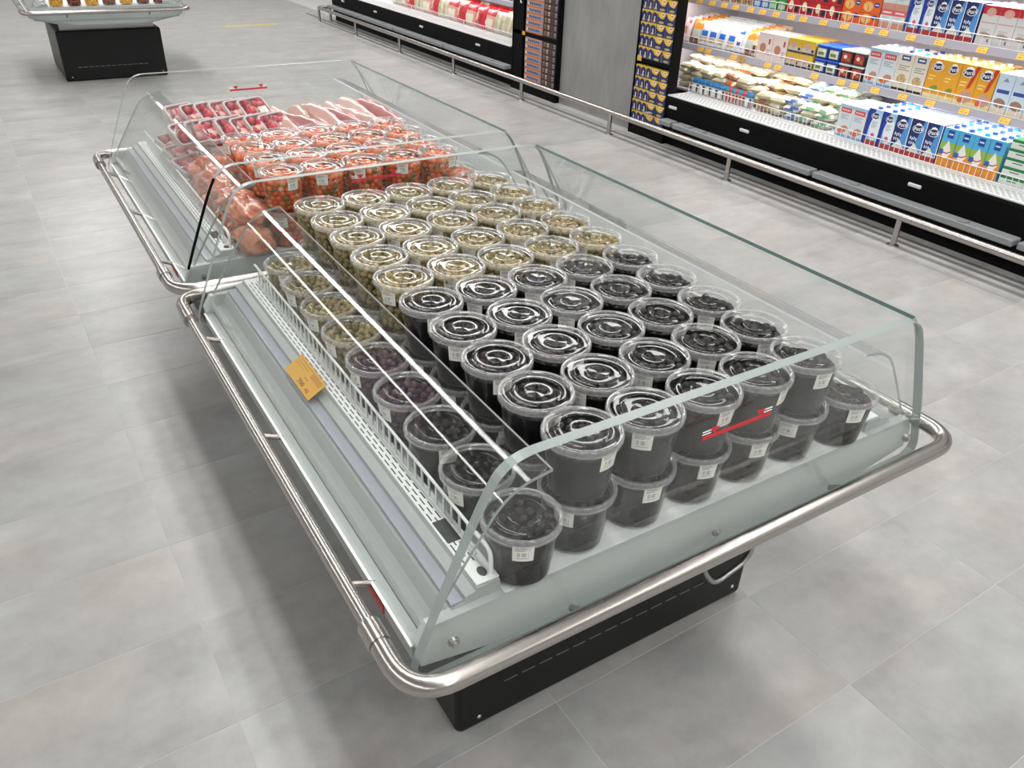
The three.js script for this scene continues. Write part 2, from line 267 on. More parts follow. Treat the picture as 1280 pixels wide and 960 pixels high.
// ------------------------------------------------------------------ tubs
const lathe = (pts, seg = 40) => new THREE.LatheGeometry(pts.map((p) => new THREE.Vector2(...p)), seg);
const TUB_H = 0.1165;
const tubGeo = lathe([[0.0005, 0.0025], [0.044, 0.0025], [0.047, 0.0002], [0.0505, 0.001], [0.052, 0.005], [0.0635, 0.104]]);
const tubRimGeo = lathe([[0.0635, 0.104], [0.0658, 0.1045], [0.0666, 0.107]]);
const lidGeo = lathe([[0.0612, 0.1148], [0.0595, 0.1125], [0.0485, 0.1128], [0.0465, 0.1138], [0.0435, 0.1152], [0.0405, 0.1150], [0.0385, 0.1138], [0.0245, 0.1136], [0.0225, 0.1148], [0.0195, 0.1150], [0.0175, 0.1138], [0.0005, 0.1136]], 44);
const lidRimGeo = lathe([[0.0668, 0.1035], [0.0685, 0.1045], [0.0688, 0.1125], [0.0678, 0.1162], [0.0655, 0.1172], [0.0625, 0.1165], [0.0612, 0.1148]], 44);
const barcode = canvasTexture(128, 128, (x, w, h) => {
  x.fillStyle = '#f1f0ea'; x.fillRect(0, 0, w, h); x.fillStyle = '#77777a'; x.fillRect(14, 12, 70, 5); x.fillRect(14, 24, 92, 4); x.fillRect(14, 33, 60, 4);
  for (let i = 0; i < 26; i++) if (rnd() < 0.5) x.fillRect(30 + i * 2.6, 52, rnd() < 0.3 ? 2.2 : 1.2, 36); x.fillRect(24, 100, 76, 4);
});
const labelMat = std(lin(0.92, 0.92, 0.9), 0.5, { map: barcode, side: THREE.DoubleSide });
const labelGeo = (() => { const g = new THREE.CylinderGeometry(0.0637, 0.0601, 0.033, 8, 1, true, -0.28, 0.56); g.translate(0, 0.0865, 0); return g; })();
const coreAt = (h0, h1, inset) => { const R = (y) => 0.0522 + (y - 0.005) * 0.1162 - inset; return lathe([[0.0003, h0], [R(h0) - 0.001, h0], [R(h0 + 0.002), h0 + 0.002], [R(h1 - 0.003), h1 - 0.003], [R(h1) - 0.004, h1], [0.0003, h1]], 32); };
function fruit(list, colorOf) { // merge small ellipsoids: [x,y,z,r,stretch,rx,ry]
  const ico = mergeVertices(new THREE.IcosahedronGeometry(1, 1).deleteAttribute('uv').deleteAttribute('normal')); ico.computeVertexNormals();
  const out = []; for (const [x, y, z, r, st, a, b] of list) {
    const g = ico.clone().applyMatrix4(new THREE.Matrix4().compose(V(x, y, z), new THREE.Quaternion().setFromEuler(new THREE.Euler(a, b, a * 2)), V(r, r * st, r)));
    const c = colorOf(), n = g.attributes.position.count, col = new Float32Array(n * 3); for (let i = 0; i < n; i++) { col[3 * i] = c[0]; col[3 * i + 1] = c[1]; col[3 * i + 2] = c[2]; }
    g.setAttribute('color', new THREE.BufferAttribute(col, 3)); g.setAttribute('uv', new THREE.BufferAttribute(new Float32Array(n * 2), 2)); out.push(g);
  }
  return mergeGeometries(out);
}
function packed(r, topY, wall, st, top = true) {
  const l = [];
  if (wall) for (let y = 0.006 + r; y < topY - r * 0.6; y += r * 1.62) { const R = 0.0522 + (y - 0.005) * 0.1162 - r * 0.92 - 0.0012, n = Math.floor((2 * Math.PI * R) / (r * 1.95)), o = rnd() * 7; for (let i = 0; i < n; i++) { const a = o + (i / n) * Math.PI * 2 + rr(-0.05, 0.05); l.push([Math.sin(a) * R, y + rr(-0.0015, 0.0015), Math.cos(a) * R, r * rr(0.9, 1.05), rr(1, st), rr(0, 6), rr(0, 6)]); } }
  if (top) for (let k = 0, R = 0.0608 - r * 1.22; R > 0; R -= r * 1.75, k++) { const n = Math.max(1, Math.floor((2 * Math.PI * R) / (r * 1.95))), o = rnd() * 7; for (let i = 0; i < n; i++) { const a = o + (i / n) * Math.PI * 2; if (rnd() < 0.94) l.push([Math.sin(a) * R, Math.min(topY - r, topY - r + rr(-0.007, 0.0)), Math.cos(a) * R, r * rr(0.88, 1.05), rr(1, st), rr(0, 6), rr(0, 6)]); } }
  return l;
}
const mixCol = (cols) => () => { const c = cols[Math.floor(rnd() * cols.length)], k = rr(0.82, 1.18); return c.map((v) => v * k); };
const KIND = {
  green: { cols: [[0.25, 0.205, 0.09], [0.28, 0.23, 0.11], [0.21, 0.175, 0.075], [0.30, 0.225, 0.09]], core: lin(0.06, 0.045, 0.018), r: 0.0086, wall: true, rough: 0.28, inset: 0.012, top: 0.104, coreTop: 0.09 },
  black: { cols: [[0.006, 0.006, 0.008], [0.012, 0.009, 0.010], [0.004, 0.004, 0.005], [0.02, 0.012, 0.012]], core: lin(0.003, 0.003, 0.0035), r: 0.0095, wall: false, rough: 0.25, inset: 0.0012, top: 0.105, coreTop: 0.094 },
  purple: { cols: [[0.05, 0.02, 0.04], [0.07, 0.03, 0.05], [0.03, 0.012, 0.025], [0.10, 0.05, 0.06]], core: lin(0.03, 0.012, 0.02), r: 0.0095, wall: true, rough: 0.2, inset: 0.011, top: 0.104, coreTop: 0.09 },
  orange: { cols: [[0.72, 0.13, 0.03], [0.78, 0.19, 0.05], [0.65, 0.08, 0.02], [0.72, 0.22, 0.08], [0.70, 0.15, 0.04], [0.68, 0.12, 0.03], [0.74, 0.36, 0.2], [0.70, 0.17, 0.05], [0.66, 0.1, 0.03], [0.16, 0.14, 0.05]], core: lin(0.5, 0.075, 0.015), r: 0.0092, wall: true, rough: 0.35, inset: 0.006, top: 0.105, coreTop: 0.092 },
  yellow: { cols: [[0.85, 0.42, 0.04], [0.9, 0.52, 0.08], [0.8, 0.3, 0.03]], core: lin(0.7, 0.3, 0.03), r: 0.012, wall: true, rough: 0.35, inset: 0.012, top: 0.105, coreTop: 0.092 },
  plum: { cols: [[0.16, 0.03, 0.05], [0.22, 0.05, 0.06], [0.4, 0.1, 0.06]], core: lin(0.12, 0.02, 0.03), r: 0.012, wall: true, rough: 0.35, inset: 0.012, top: 0.105, coreTop: 0.092 },
};
const fruitMat = {}, coreMat = {};
for (const k in KIND) { fruitMat[k] = std(lin(1, 1, 1), KIND[k].rough, { vertexColors: true, specularIntensity: 0.7 }); coreMat[k] = std(KIND[k].core, 0.3, { specularIntensity: 0.35 }); }
const protos = {};
function tubProto(kind, variant, plain) {
  const key = kind + variant + plain; if (protos[key]) return protos[key];
  const k = KIND[kind], t = new THREE.Group(); t.userData = { category: 'tub' };
  const core = part('brine', coreAt(0.006, plain ? k.top - 0.004 : k.coreTop, plain ? 0.003 : k.inset), coreMat[kind], t);
  if (!plain) part(kind === 'orange' ? 'salad' : kind === 'yellow' || kind === 'plum' ? 'fruit' : 'olives', fruit(packed(k.r, k.top, k.wall, 1.3), mixCol(k.cols)), fruitMat[kind], t).userData.kind = 'stuff';
  const cup = part('cup', tubGeo, M.plastic, t); part('cup_rim', tubRimGeo, M.plasticRim, cup);
  const lid = part('lid', lidGeo, M.plastic, t); part('lid_rim', lidRimGeo, M.plasticRim, lid);
  part('label', labelGeo, labelMat, t);
  return (protos[key] = t);
}
const COLX = [0.674, 0.806, 0.940, 1.072, 1.207], ROWZ = [-0.831, -0.965, -1.099, -1.235, -1.370, -1.508, -1.641, -1.779, -1.907, -2.040];
const FLOOR_Y = 0.6332, nth = (i, n) => (i === n - 1 ? 'last' : ORD[i]);
const labelTurn = () => rr(-1.25, 0.35);
for (let r = 0; r < 10; r++) for (let c = 0; c < 5; c++) {
  const kind = r < 5 ? 'black' : 'green', word = kind === 'black' ? 'black olives' : 'green olives', x = COLX[c] + rr(-0.0012, 0.0012), z = ROWZ[r] + rr(-0.0012, 0.0012);
  const shown = r === 0 || c === 0, rowText = `${ORD[r]} row from front glass, ${ORD[c]} from left`;
  copyOf(tubProto(kind, 0, !shown), 'olive_tub', `lower-layer tub of ${word}, ${rowText}`, 'olive tubs of the lower layer', [x, FLOOR_Y, z], r === 0 && c > 0 ? rr(-1.1, 0.2) : labelTurn());
  copyOf(tubProto(kind, (r * 3 + c * 2) % 3, false), 'olive_tub', `top-layer clear tub of ${word}, ${rowText}`, 'olive tubs of the top layer', [x, FLOOR_Y + TUB_H - 0.0035, z], labelTurn());
}
['black', 'black', 'black', 'purple', 'purple', 'green', 'green', 'green', 'green'].forEach((kind, i) => {
  const z = -0.812 - i * 0.1435; copyOf(tubProto(kind, 3 + (i % 2), false), 'olive_tub', `single ${kind} olive tub beside the left wire guard, ${ORD[i]} from the front`, 'olive tubs along the left guard', [0.553 + rr(-0.002, 0.002), FLOOR_Y, z], rr(-1.4, -0.2));
});
[0, 1, 2].forEach((i) => copyOf(tubProto('black', 3, false), 'olive_tub', `single tub of black olives beside the right vent ledge, ${ORD[i]} from the front`, 'olive tubs along the right guard', [1.342, FLOOR_Y, -0.815 - i * 0.14], rr(-1, 0.2)));

// far island: orange salad tubs, two high
const FAR_ROWZ = [-2.377, -2.517, -2.655, -2.79];
for (let r = 0; r < 4; r++) for (let c = 0; c < 6; c++) {
  const x = c < 5 ? COLX[c] + rr(-0.0015, 0.0015) : 1.342, z = FAR_ROWZ[r] + rr(-0.0015, 0.0015), rowText = `${ORD[r]} row from near end, ${ORD[c]} from left`;
  copyOf(tubProto('orange', 0, r > 0 && c > 0), 'salad_tub', `lower-layer tub of orange salad, ${rowText}`, 'orange salad tubs', [x, FLOOR_Y, z], labelTurn());
  if (c < 5) copyOf(tubProto('orange', (r + c) % 2, false), 'salad_tub', `top-layer lidded tub of orange salad, ${rowText}`, 'orange salad tubs', [x, FLOOR_Y + TUB_H - 0.0035, z], r === 0 ? rr(-0.9, 0.5) : labelTurn());
}
// farthest island: coloured tubs behind its front glass
['yellow', 'plum', 'yellow', 'plum', 'yellow', 'plum', 'plum'].forEach((kind, i) => {
  const x = 0.62 + i * 0.138, z = -7.51 - 0.84;
  copyOf(tubProto(kind, 0, false), 'fruit_tub', `small ${kind === 'yellow' ? 'orange-yellow' : 'dark red'} tub on the farthest island, ${ORD[i]} from the left`, 'tubs on the farthest island', [x + 0.02, FLOOR_Y, z], 0);
});

// ------------------------------------------------------------------ far island: meat trays, poultry bags, long vacuum packs
{
  const trayGeo = (() => { const s = new THREE.Shape(), w = 0.062, h = 0.046, r = 0.018; s.moveTo(-w + r, -h); s.lineTo(w - r, -h); s.quadraticCurveTo(w, -h, w, -h + r); s.lineTo(w, h - r); s.quadraticCurveTo(w, h, w - r, h); s.lineTo(-w + r, h); s.quadraticCurveTo(-w, h, -w, h - r); s.lineTo(-w, -h + r); s.quadraticCurveTo(-w, -h, -w + r, -h);
    const hole = new THREE.Path(), k = 0.91; hole.moveTo((-w + r) * k, -h * k); hole.lineTo((w - r) * k, -h * k); hole.quadraticCurveTo(w * k, -h * k, w * k, (-h + r) * k); hole.lineTo(w * k, (h - r) * k); hole.quadraticCurveTo(w * k, h * k, (w - r) * k, h * k); hole.lineTo((-w + r) * k, h * k); hole.quadraticCurveTo(-w * k, h * k, -w * k, (h - r) * k); hole.lineTo(-w * k, (-h + r) * k); hole.quadraticCurveTo(-w * k, -h * k, (-w + r) * k, -h * k);
    const rim = s.clone(); rim.holes.push(hole);
    return merge([new THREE.ExtrudeGeometry(rim, { depth: 0.02, bevelEnabled: true, bevelSize: 0.0015, bevelThickness: 0.0015, bevelSegments: 1, curveSegments: 6 }), new THREE.ExtrudeGeometry(s, { depth: 0.004, bevelEnabled: false, curveSegments: 6 })]); })();
  const trayMat = std(lin(0.62, 0.55, 0.53), 0.4), meatMat = std(lin(1, 1, 1), 0.3, { vertexColors: true });
  const meat = (k) => { const l = []; for (let i = 0; i < 16; i++) l.push([rr(-0.043, 0.043), rr(-0.03, 0.03), 0.012 + rr(0, 0.004), rr(0.012, 0.019), 1.3, rr(0, 6), rr(0, 6)]); return fruit(l.map((a) => a), mixCol([[0.42, 0.045, 0.06], [0.5, 0.09, 0.1], [0.36, 0.03, 0.045], [0.68, 0.42, 0.36]])).scale(1, 1, 0.8); };
  const protosT = [0, 1, 2].map((k) => { const t = new THREE.Group(); t.userData = { category: 'meat tray' }; part('tray', trayGeo, trayMat, t); part('meat', meat(k), meatMat, t).userData.kind = 'stuff'; part('film', new RoundedBoxGeometry(0.126, 0.094, 0.001, 1, 0.0004).translate(0, 0, 0.0232), M.film, t); part('sticker', box(0.008, 0.046, -0.034, -0.004, 0.0239, 0.0243), labelMat, t); return t; });
  const put = (i, label, x, y, z, rx, ry) => { const t = copyOf(protosT[i % 3], 'meat_tray', label, 'meat trays in the second island', [x, y, z], 0); t.rotation.set(rx, ry, 0, 'YXZ'); };
  for (let i = 0; i < 7; i++) put(i, `film-wrapped tray of red meat leaning in the front row, ${ORD[i]} from the left`, 0.56 + i * 0.054, 0.80 + (i % 2) * 0.004, -3.12 + rr(-0.008, 0.008), -0.85, 0.42);
  for (let i = 0; i < 6; i++) put(i + 1, `film-wrapped tray of red meat leaning in the back row, ${ORD[i]} from the left`, 0.585 + i * 0.054, 0.825, -3.29 + rr(-0.006, 0.006), -0.85, 0.42);
  for (let i = 0; i < 5; i++) for (let k = 0; k < 2; k++) put(i + k, `film-wrapped meat tray lying in the ${k ? 'far' : 'near'} support stack, ${ORD[i]} from the bottom`, 0.68 + k * 0.03, FLOOR_Y + 0.0005 + i * 0.0258, -3.13 - k * 0.17, -Math.PI / 2, 0.1);
  for (let i = 0; i < 3; i++) put(i, `meat tray with purple film beside the left guard, ${ORD[i]} from the near side`, 0.545, 0.70 + i * 0.01, -3.06 - i * 0.13, -1.15, 0.5);

  // poultry in shrink bags
  const blob = (w, h, d, s, cols) => {
    const g = mergeVertices(new THREE.IcosahedronGeometry(1, 9).deleteAttribute('uv').deleteAttribute('normal')), p = g.attributes.position, col = [];
    for (let i = 0; i < p.count; i++) {
      const x = p.getX(i), y = p.getY(i), z = p.getZ(i), n = 1.04 + 0.28 * noise.noise(x * 1.6 + s, y * 1.6, z * 1.6) + 0.09 * noise.noise(x * 2.4 + s, y * 3.2, z * 6.5) + 0.03 * noise.noise(x * 9, y * 9 + s, z * 14);
      p.setXYZ(i, x * n * w, Math.max(-0.82, y * n) * h, z * n * d);
      const k = Math.min(1, Math.max(0, 0.5 + 1.9 * noise.noise(x * 2.4 + s * 3, y * 3, z * 6.5 + 1.5 * x))), j = Math.min(1, Math.max(0, 0.5 + 2.2 * noise.noise(x * 5 + z * 4, y * 6 + s, z * 12)));
      const c = cols[0].map((v, q) => (v * (1 - k) + cols[1][q] * k) * (1 - j * 0.4) + cols[2][q] * j * 0.4); col.push(...c);
    }
    g.setAttribute('color', new THREE.Float32BufferAttribute(col, 3)); g.setAttribute('uv', new THREE.BufferAttribute(new Float32Array(p.count * 2), 2)); g.computeVertexNormals(); return g;
  };
  const skin = std(lin(1, 1, 1), 0.35, { vertexColors: true, clearcoat: 0.8, clearcoatRoughness: 0.12 });
  const bagFilm = (w, h, d, s) => { const g = mergeVertices(new THREE.IcosahedronGeometry(1, 9).deleteAttribute('uv').deleteAttribute('normal')), p = g.attributes.position; for (let i = 0; i < p.count; i++) { const x = p.getX(i), y = p.getY(i), z = p.getZ(i), n = 1.12 + 0.3 * noise.noise(x * 1.9 + s, y * 1.9, z * 1.9) + 0.2 * Math.abs(noise.noise(x * 5 + s, y * 11, z * 5)) + 0.1 * noise.noise(x * 13, y * 13, z * 13 + s); p.setXYZ(i, x * n * w, Math.max(-0.84, y * n) * h, z * n * d); } g.setAttribute('uv', new THREE.BufferAttribute(new Float32Array(p.count * 2), 2)); g.computeVertexNormals(); return g; };
  const cols = [[[0.64, 0.09, 0.025], [0.68, 0.26, 0.11], [0.74, 0.52, 0.40]], [[0.62, 0.17, 0.07], [0.70, 0.36, 0.24], [0.55, 0.05, 0.02]], [[0.58, 0.06, 0.015], [0.68, 0.2, 0.07], [0.72, 0.45, 0.33]]];
  const spots = [[0.560, -2.345, 0.062, 0.05, 0.055], [0.558, -2.465, 0.06, 0.055, 0.06], [0.560, -2.59, 0.06, 0.052, 0.06], [0.562, -2.715, 0.062, 0.055, 0.06], [0.565, -2.845, 0.062, 0.058, 0.064], [0.60, -2.965, 0.085, 0.075, 0.06]];
  spots.forEach(([x, z, w, h, d], i) => {
    const t = thing('poultry_bag', `${['orange marinated', 'pink', 'deep orange'][i % 3]} poultry bag under the left glass, ${ORD[i]} from near end`, 'meat bag', 'poultry bags along the left glass', [x, FLOOR_Y + h * 0.85, z], 0);
    part('meat', blob(w * 0.9, h * 0.88, d * 1.08, 3.1 * i + 1, cols[i % 3]), skin, t); part('bag', bagFilm(w * 0.93, h * 0.92, d * 1.1, 3.1 * i + 1), M.film, t); t.rotation.y = (i % 2 ? -0.3 : 0.3); t.position.y -= h * 0.06;
  });
  [[0.565, -2.40, 0.85], [0.562, -2.53, 0.83], [0.563, -2.655, 0.84], [0.566, -2.785, 0.86]].forEach(([x, z, k], i) => {
    const h = 0.032, t = thing('poultry_bag', `${['pale pink', 'orange', 'pink', 'salmon coloured'][i]} poultry bag lying on the lower bags, ${ORD[i]} from the near end`, 'meat bag', 'poultry bags along the left glass', [x, FLOOR_Y + 0.083 + h * 0.8, z], 0);
    part('meat', blob(0.05, h, 0.072, 5.3 * i + 2, cols[(i + 1) % 3]), skin, t); part('bag', bagFilm(0.051, h * 1.04, 0.074, 5.3 * i + 2), M.film, t); t.rotation.y = 0.35 - 0.2 * i; t.rotation.z = 0.12;
  });
  // long pale vacuum packs laid along the island, overlapping like roof tiles
  const fillet = (s, W, T) => { const n = 22, m = 12, pos = [], idx = [], uv = [], L = 0.44; for (let i = 0; i <= n; i++) for (let j = 0; j <= m; j++) { const u = i / n, a = (j / m) * Math.PI * 2, e = Math.pow(Math.max(0, 1 - Math.pow(Math.abs(2 * u - 1), 5)), 0.45), k = 1 + 0.2 * noise.noise(u * 7 + s, Math.cos(a), Math.sin(a)); pos.push(Math.sign(Math.cos(a)) * Math.pow(Math.abs(Math.cos(a)), 0.8) * W * e * k + 0.018 * Math.sin(u * 3 + s), Math.sin(a) * T * e * k + 0.01 * noise.noise(u * 3, s, 0), (u - 0.5) * L); uv.push(u, j / m); }
    for (let i = 0; i < n; i++) for (let j = 0; j < m; j++) { const a = i * (m + 1) + j, b = a + m + 1; idx.push(a, a + 1, b, b, a + 1, b + 1); } const g = new THREE.BufferGeometry(); g.setAttribute('position', new THREE.Float32BufferAttribute(pos, 3)); g.setAttribute('uv', new THREE.Float32BufferAttribute(uv, 2)); g.setIndex(idx); g.computeVertexNormals(); return g; };
  const pk = [std(lin(0.60, 0.36, 0.31), 0.28, { clearcoat: 0.7, clearcoatRoughness: 0.1 }), std(lin(0.64, 0.45, 0.40), 0.28, { clearcoat: 0.7, clearcoatRoughness: 0.1 }), std(lin(0.42, 0.16, 0.16), 0.28, { clearcoat: 0.7, clearcoatRoughness: 0.1 })];
  for (let l = 0; l < 3; l++) for (let i = 0; i < (l === 2 ? 13 : 9); i++) { const up = l === 2, m = single('vacuum_pack', fillet(i * 2.7 + l, up ? 0.034 : 0.026, up ? 0.009 : 0.030), pk[(i + l) % 5 === 3 ? 2 : (i + l) % 2], `long pale pink vacuum pack, ${['bottom', 'middle', 'top'][l]} layer, ${ORD[i]} from the meat trays`, 'meat pack', 'long vacuum packs in the second island', [0.92 + i * (up ? 0.034 : 0.051), FLOOR_Y + (up ? 0.172 : 0.036 + l * 0.066) + (up ? 0.008 * Math.sin(i * 1.7) : 0), -3.115 + rr(-0.02, 0.02)], up ? rr(-0.07, 0.07) : 0); if (up) m.rotation.z = 0.85; }
}

// ------------------------------------------------------------------ floor rail in front of the wall cabinets
{
  const t = thing('guard_rail', 'long low stainless guard rail on posts before the wall cabinets', 'rail');
  part('rail_tube', tubeAlong([[4.02, 0.165, 1.6], [4.02, 0.165, -11.45], [4.2, 0.165, -11.45]], 0.05, 0.021, 14), M.steel, t);
  for (let k = -2; k < 8; k++) { const z = -2.411 - k * 1.287; const p = part('post', rod([4.02, 0, z], [4.02, 0.16, z], 0.0165, 14), M.steel, t); part('flange', new THREE.CylinderGeometry(0.032, 0.034, 0.006, 18).translate(4.02, 0.003, z), M.steelDull, p); }
  const p = part('post', rod([4.19, 0, -11.45], [4.19, 0.16, -11.45], 0.0165, 14), M.steel, t); part('flange', new THREE.CylinderGeometry(0.032, 0.034, 0.006, 18).translate(4.19, 0.003, -11.45), M.steelDull, p);
}

// ------------------------------------------------------------------ wall cabinets
const SH1 = 0.665, SH2 = 0.980, SH3 = 1.30, DECK = 0.366, XS = 4.55;
const tagTex = canvasTexture(64, 32, (x, w, h) => { x.fillStyle = '#e3b24a'; x.fillRect(0, 0, w, h); x.fillStyle = 'rgba(120,80,20,.5)'; x.fillRect(6, 6, 30, 4); x.fillRect(8, 18, 22, 6); x.fillRect(40, 18, 14, 6); });
const tagMat = std(lin(1, 1, 1), 0.6, { map: tagTex });
const coldWhite = std(lin(0.62, 0.6, 0.62), 0.45), stripMat = std(lin(0.27, 0.26, 0.30), 0.4), wireMat = std(lin(0.82, 0.82, 0.82), 0.35);
function guard(x, zA, zB, y0, h, pitch) { const g = [rod([x, y0 + h, zA], [x, y0 + h, zB], 0.0027, 6), rod([x, y0, zA], [x, y0, zB], 0.002, 6), rod([x, y0, zA], [x, y0 + h, zA], 0.0027, 6), rod([x, y0, zB], [x, y0 + h, zB], 0.0027, 6)]; const n = Math.round((zA - zB) / pitch); for (let i = 1; i < n; i++) { const z = zA - (i / n) * (zA - zB); g.push(rod([x, y0, z], [x, y0 + h, z], 0.0017, 5)); } return merge(g); }
function cabinet(label, zA, zB, module, tags, lampPower, zF = zB) {          // zF: where the low front ends
  const t = thing('wall_cabinet', label, 'fridge', 'refrigerated wall cabinets');
  part('kick_plate', box(4.262, 5.25, 0.0, 0.16, zA, zF), M.blackSoft, t);
  part('front_panel', extrudeZ([[4.236, 0.10], [5.25, 0.10], [5.25, 0.352], [4.222, 0.352], [4.216, 0.335]], zA, zF), M.blackSoft, t);
  part('back_panel', box(5.20, 5.3, 0.3, 2.1, zA, zB), coldWhite, t);
  for (const z of [zA, zB + 0.03]) part('side_panel', box(4.5, 5.25, 0.0, 2.1, z, z - 0.03), coldWhite, t);
  part('canopy', box(4.5, 5.3, 2.0, 2.15, zA, zB), M.blackSoft, t);
  const ledge = part('front_ledge', rbox(4.217, 4.40, 0.3525, 0.362, zA - 0.03, zF, 0.003, 1), M.whiteSatin, t);
  const slots = []; for (let k = 0; k < 6; k++) for (let z = zA - 0.06; z > zF + 0.06; z -= 0.034) slots.push(box(4.243 + k * 0.0225, 4.250 + k * 0.0225, 0.3618, 0.3623, z - (k % 2) * 0.017, z - (k % 2) * 0.017 - 0.022));
  part('air_slots', merge(slots), M.slot, ledge).userData.kind = 'stuff';
  part('deck', box(4.465, 5.2, 0.352, DECK, zA - 0.03, zB + 0.03), coldWhite, t);
  part('deck_front', box(4.40, 4.465, 0.352, DECK, zA - 0.03, zF), coldWhite, t);
  for (let z = zA; z > zF + 0.1; z -= module) {
    const e = Math.max(zF, z - module), b = part('bumper', rbox(4.15, 4.232, 0.158, 0.196, z - 0.012, e + 0.012, 0.008, 2), M.bumperBar, t);
    for (const q of [z - 0.3, e + 0.3]) part('bumper_clip', rbox(4.155, 4.20, 0.196, 0.203, q + 0.025, q - 0.025, 0.002, 1), M.bumperBar, b);
    part('handle_recess', rbox(4.209, 4.225, 0.272, 0.292, (z + e) / 2 - 0.04, (z + e) / 2 + 0.04, 0.006, 2), coldWhite, t);
    part('wire_guard', guard(4.405, Math.min(z, zA - 0.03) - 0.006, Math.max(e, zF + 0.01) + 0.006, DECK + 0.001, 0.052, 0.034), wireMat, t);
  }
  [SH1, SH2, SH3].forEach((y, k) => {
    const s = part('shelf', box(XS, 5.19, y - 0.022, y - 0.004, zA - 0.035, zB + 0.035), coldWhite, t);
    const strip = part('price_rail', extrudeZ([[XS - 0.004, y + 0.001], [XS - 0.022, y - 0.036], [XS - 0.016, y - 0.04], [XS, y - 0.024]], zA - 0.035, zB + 0.035), stripMat, s);
    for (let z = zA; z > zB + 0.1; z -= module) part('wire_guard', guard(XS + 0.004, Math.min(z, zA - 0.035) - 0.006, Math.max(zB + 0.035, z - module) + 0.006, y + 0.001, 0.048, 0.052), wireMat, s);
    const tube = part('lamp_tube', box(XS + 0.012, XS + 0.04, y - 0.034, y - 0.0225, zA - 0.06, zB + 0.06), std(lin(1, 1, 1), 0.4, { emissive: lin(1, 0.93, 0.95), emissiveIntensity: 2.5 }), t);
    if (lampPower && k < 3) { const l = new THREE.RectAreaLight(lin(1, 0.92, 0.93), lampPower, 0.03, zA - zB - 0.14); l.position.set(XS + 0.027, y - 0.037, (zA + zB) / 2); l.rotation.set(-Math.PI / 2, 0, 0); l.rotation.order = 'ZXY'; l.rotation.z = 0.35; scene.add(l); }
    for (const z of tags[k] || []) { const m = part('price_tag', new THREE.BoxGeometry(0.0012, 0.032, 0.058), [tagMat, tagMat, tagMat, tagMat, tagMat, tagMat], s); m.position.set(XS - 0.0165, y - 0.0185, z); m.rotation.z = -0.452; }
  });
  return t;
}
const tags1 = [[-4.88, -4.64, -4.56, -4.30, -4.22, -4.22, -3.98, -3.89, -3.58, -3.37, -3.27, -3.12, -2.93, -2.75, -2.54, -2.31, -2.1], [-4.84, -4.72, -4.59, -4.47, -4.36, -4.22, -4.11, -3.99, -3.86, -3.76, -3.6, -3.44, -3.26, -3.16, -2.98, -2.8, -2.55, -2.33, -2.1], []];
cabinet('long black refrigerated wall cabinet filled with cartons and cheese on the right', 0.72, -4.99, 1.29, tags1, 30, -4.585);
cabinet('farther black refrigerated wall cabinet with red bags behind the can column', -6.78, -11.45, 1.27, [[], [], []], 16);

// grey wall between the cabinets and the two black columns beside it
{
  const tx = canvasTexture(256, 256, (x, w, h) => { const d = x.createImageData(w, h); for (let j = 0; j < h; j++) for (let i = 0; i < w; i++) { const v = 142 + 10 * noise.noise(i / 40, j / 26, 4) + 6 * noise.noise(i / 12, j / 12, 9) + 4 * noise.noise(i / 4, j / 4, 2), k = (j * w + i) * 4; d.data[k] = v; d.data[k + 1] = v; d.data[k + 2] = v - 2; d.data[k + 3] = 255; } x.putImageData(d, 0, 0); });
  structure('wall_pier', box(4.27, 5.45, 0, CEIL, -4.995, -6.04), std(lin(1, 1, 1), 0.55, { map: tx }));
}
function column(label, zA, zB, depth, front = 4.218, deep = 4.42) {
  const t = thing('display_column', label, 'display stand', 'black display columns beside the grey wall');
  part('body', box(deep, depth, 0, 2.3, zA, zB), M.blackSoft, t);
  part('front_frame', merge([box(front, deep, 0, 2.3, zA, zA - 0.018), box(front, deep, 0, 2.3, zB + 0.012, zB)]), M.blackSoft, t);
  return t;
}
const yc = column('black column stacked with yellow and blue boxes beside the grey wall', -4.588, -4.995, 4.30, 4.218, 4.285);
for (const [a, b] of [[0, 0.092], [0.532, 0.558], [1.0, 1.03]]) part('shelf', box(4.222, 4.285, a, b, -4.606, -4.983), M.blackSoft, yc);
const cc = column('black column stacked with orange and dark can packs left of grey wall', -6.04, -6.775, 5.3);
for (const [a, b] of [[0, 0.112], [0.487, 0.52], [0.895, 0.92]]) part('shelf', box(4.222, 4.42, a, b, -6.058, -6.763), M.blackSoft, cc);
part('side_board', box(4.222, 4.42, 0.112, 2.3, -6.60, -6.763), M.blackSoft, cc);
{ const s = part('sign_letter', merge([box(4.2205, 4.2225, 0.745, 0.795, -6.655, -6.662), rod([4.2215, 0.77, -6.655], [4.2215, 0.795, -6.635], 0.0035, 5), rod([4.2215, 0.77, -6.655], [4.2215, 0.745, -6.635], 0.0035, 5)]), M.white, cc); }
const sixMats = (front, side, top, r = 0.45) => [side, front, top, side, side, side].map((c) => (c.isTexture ? std(lin(1, 1, 1), r, { map: c }) : std(c, r)));
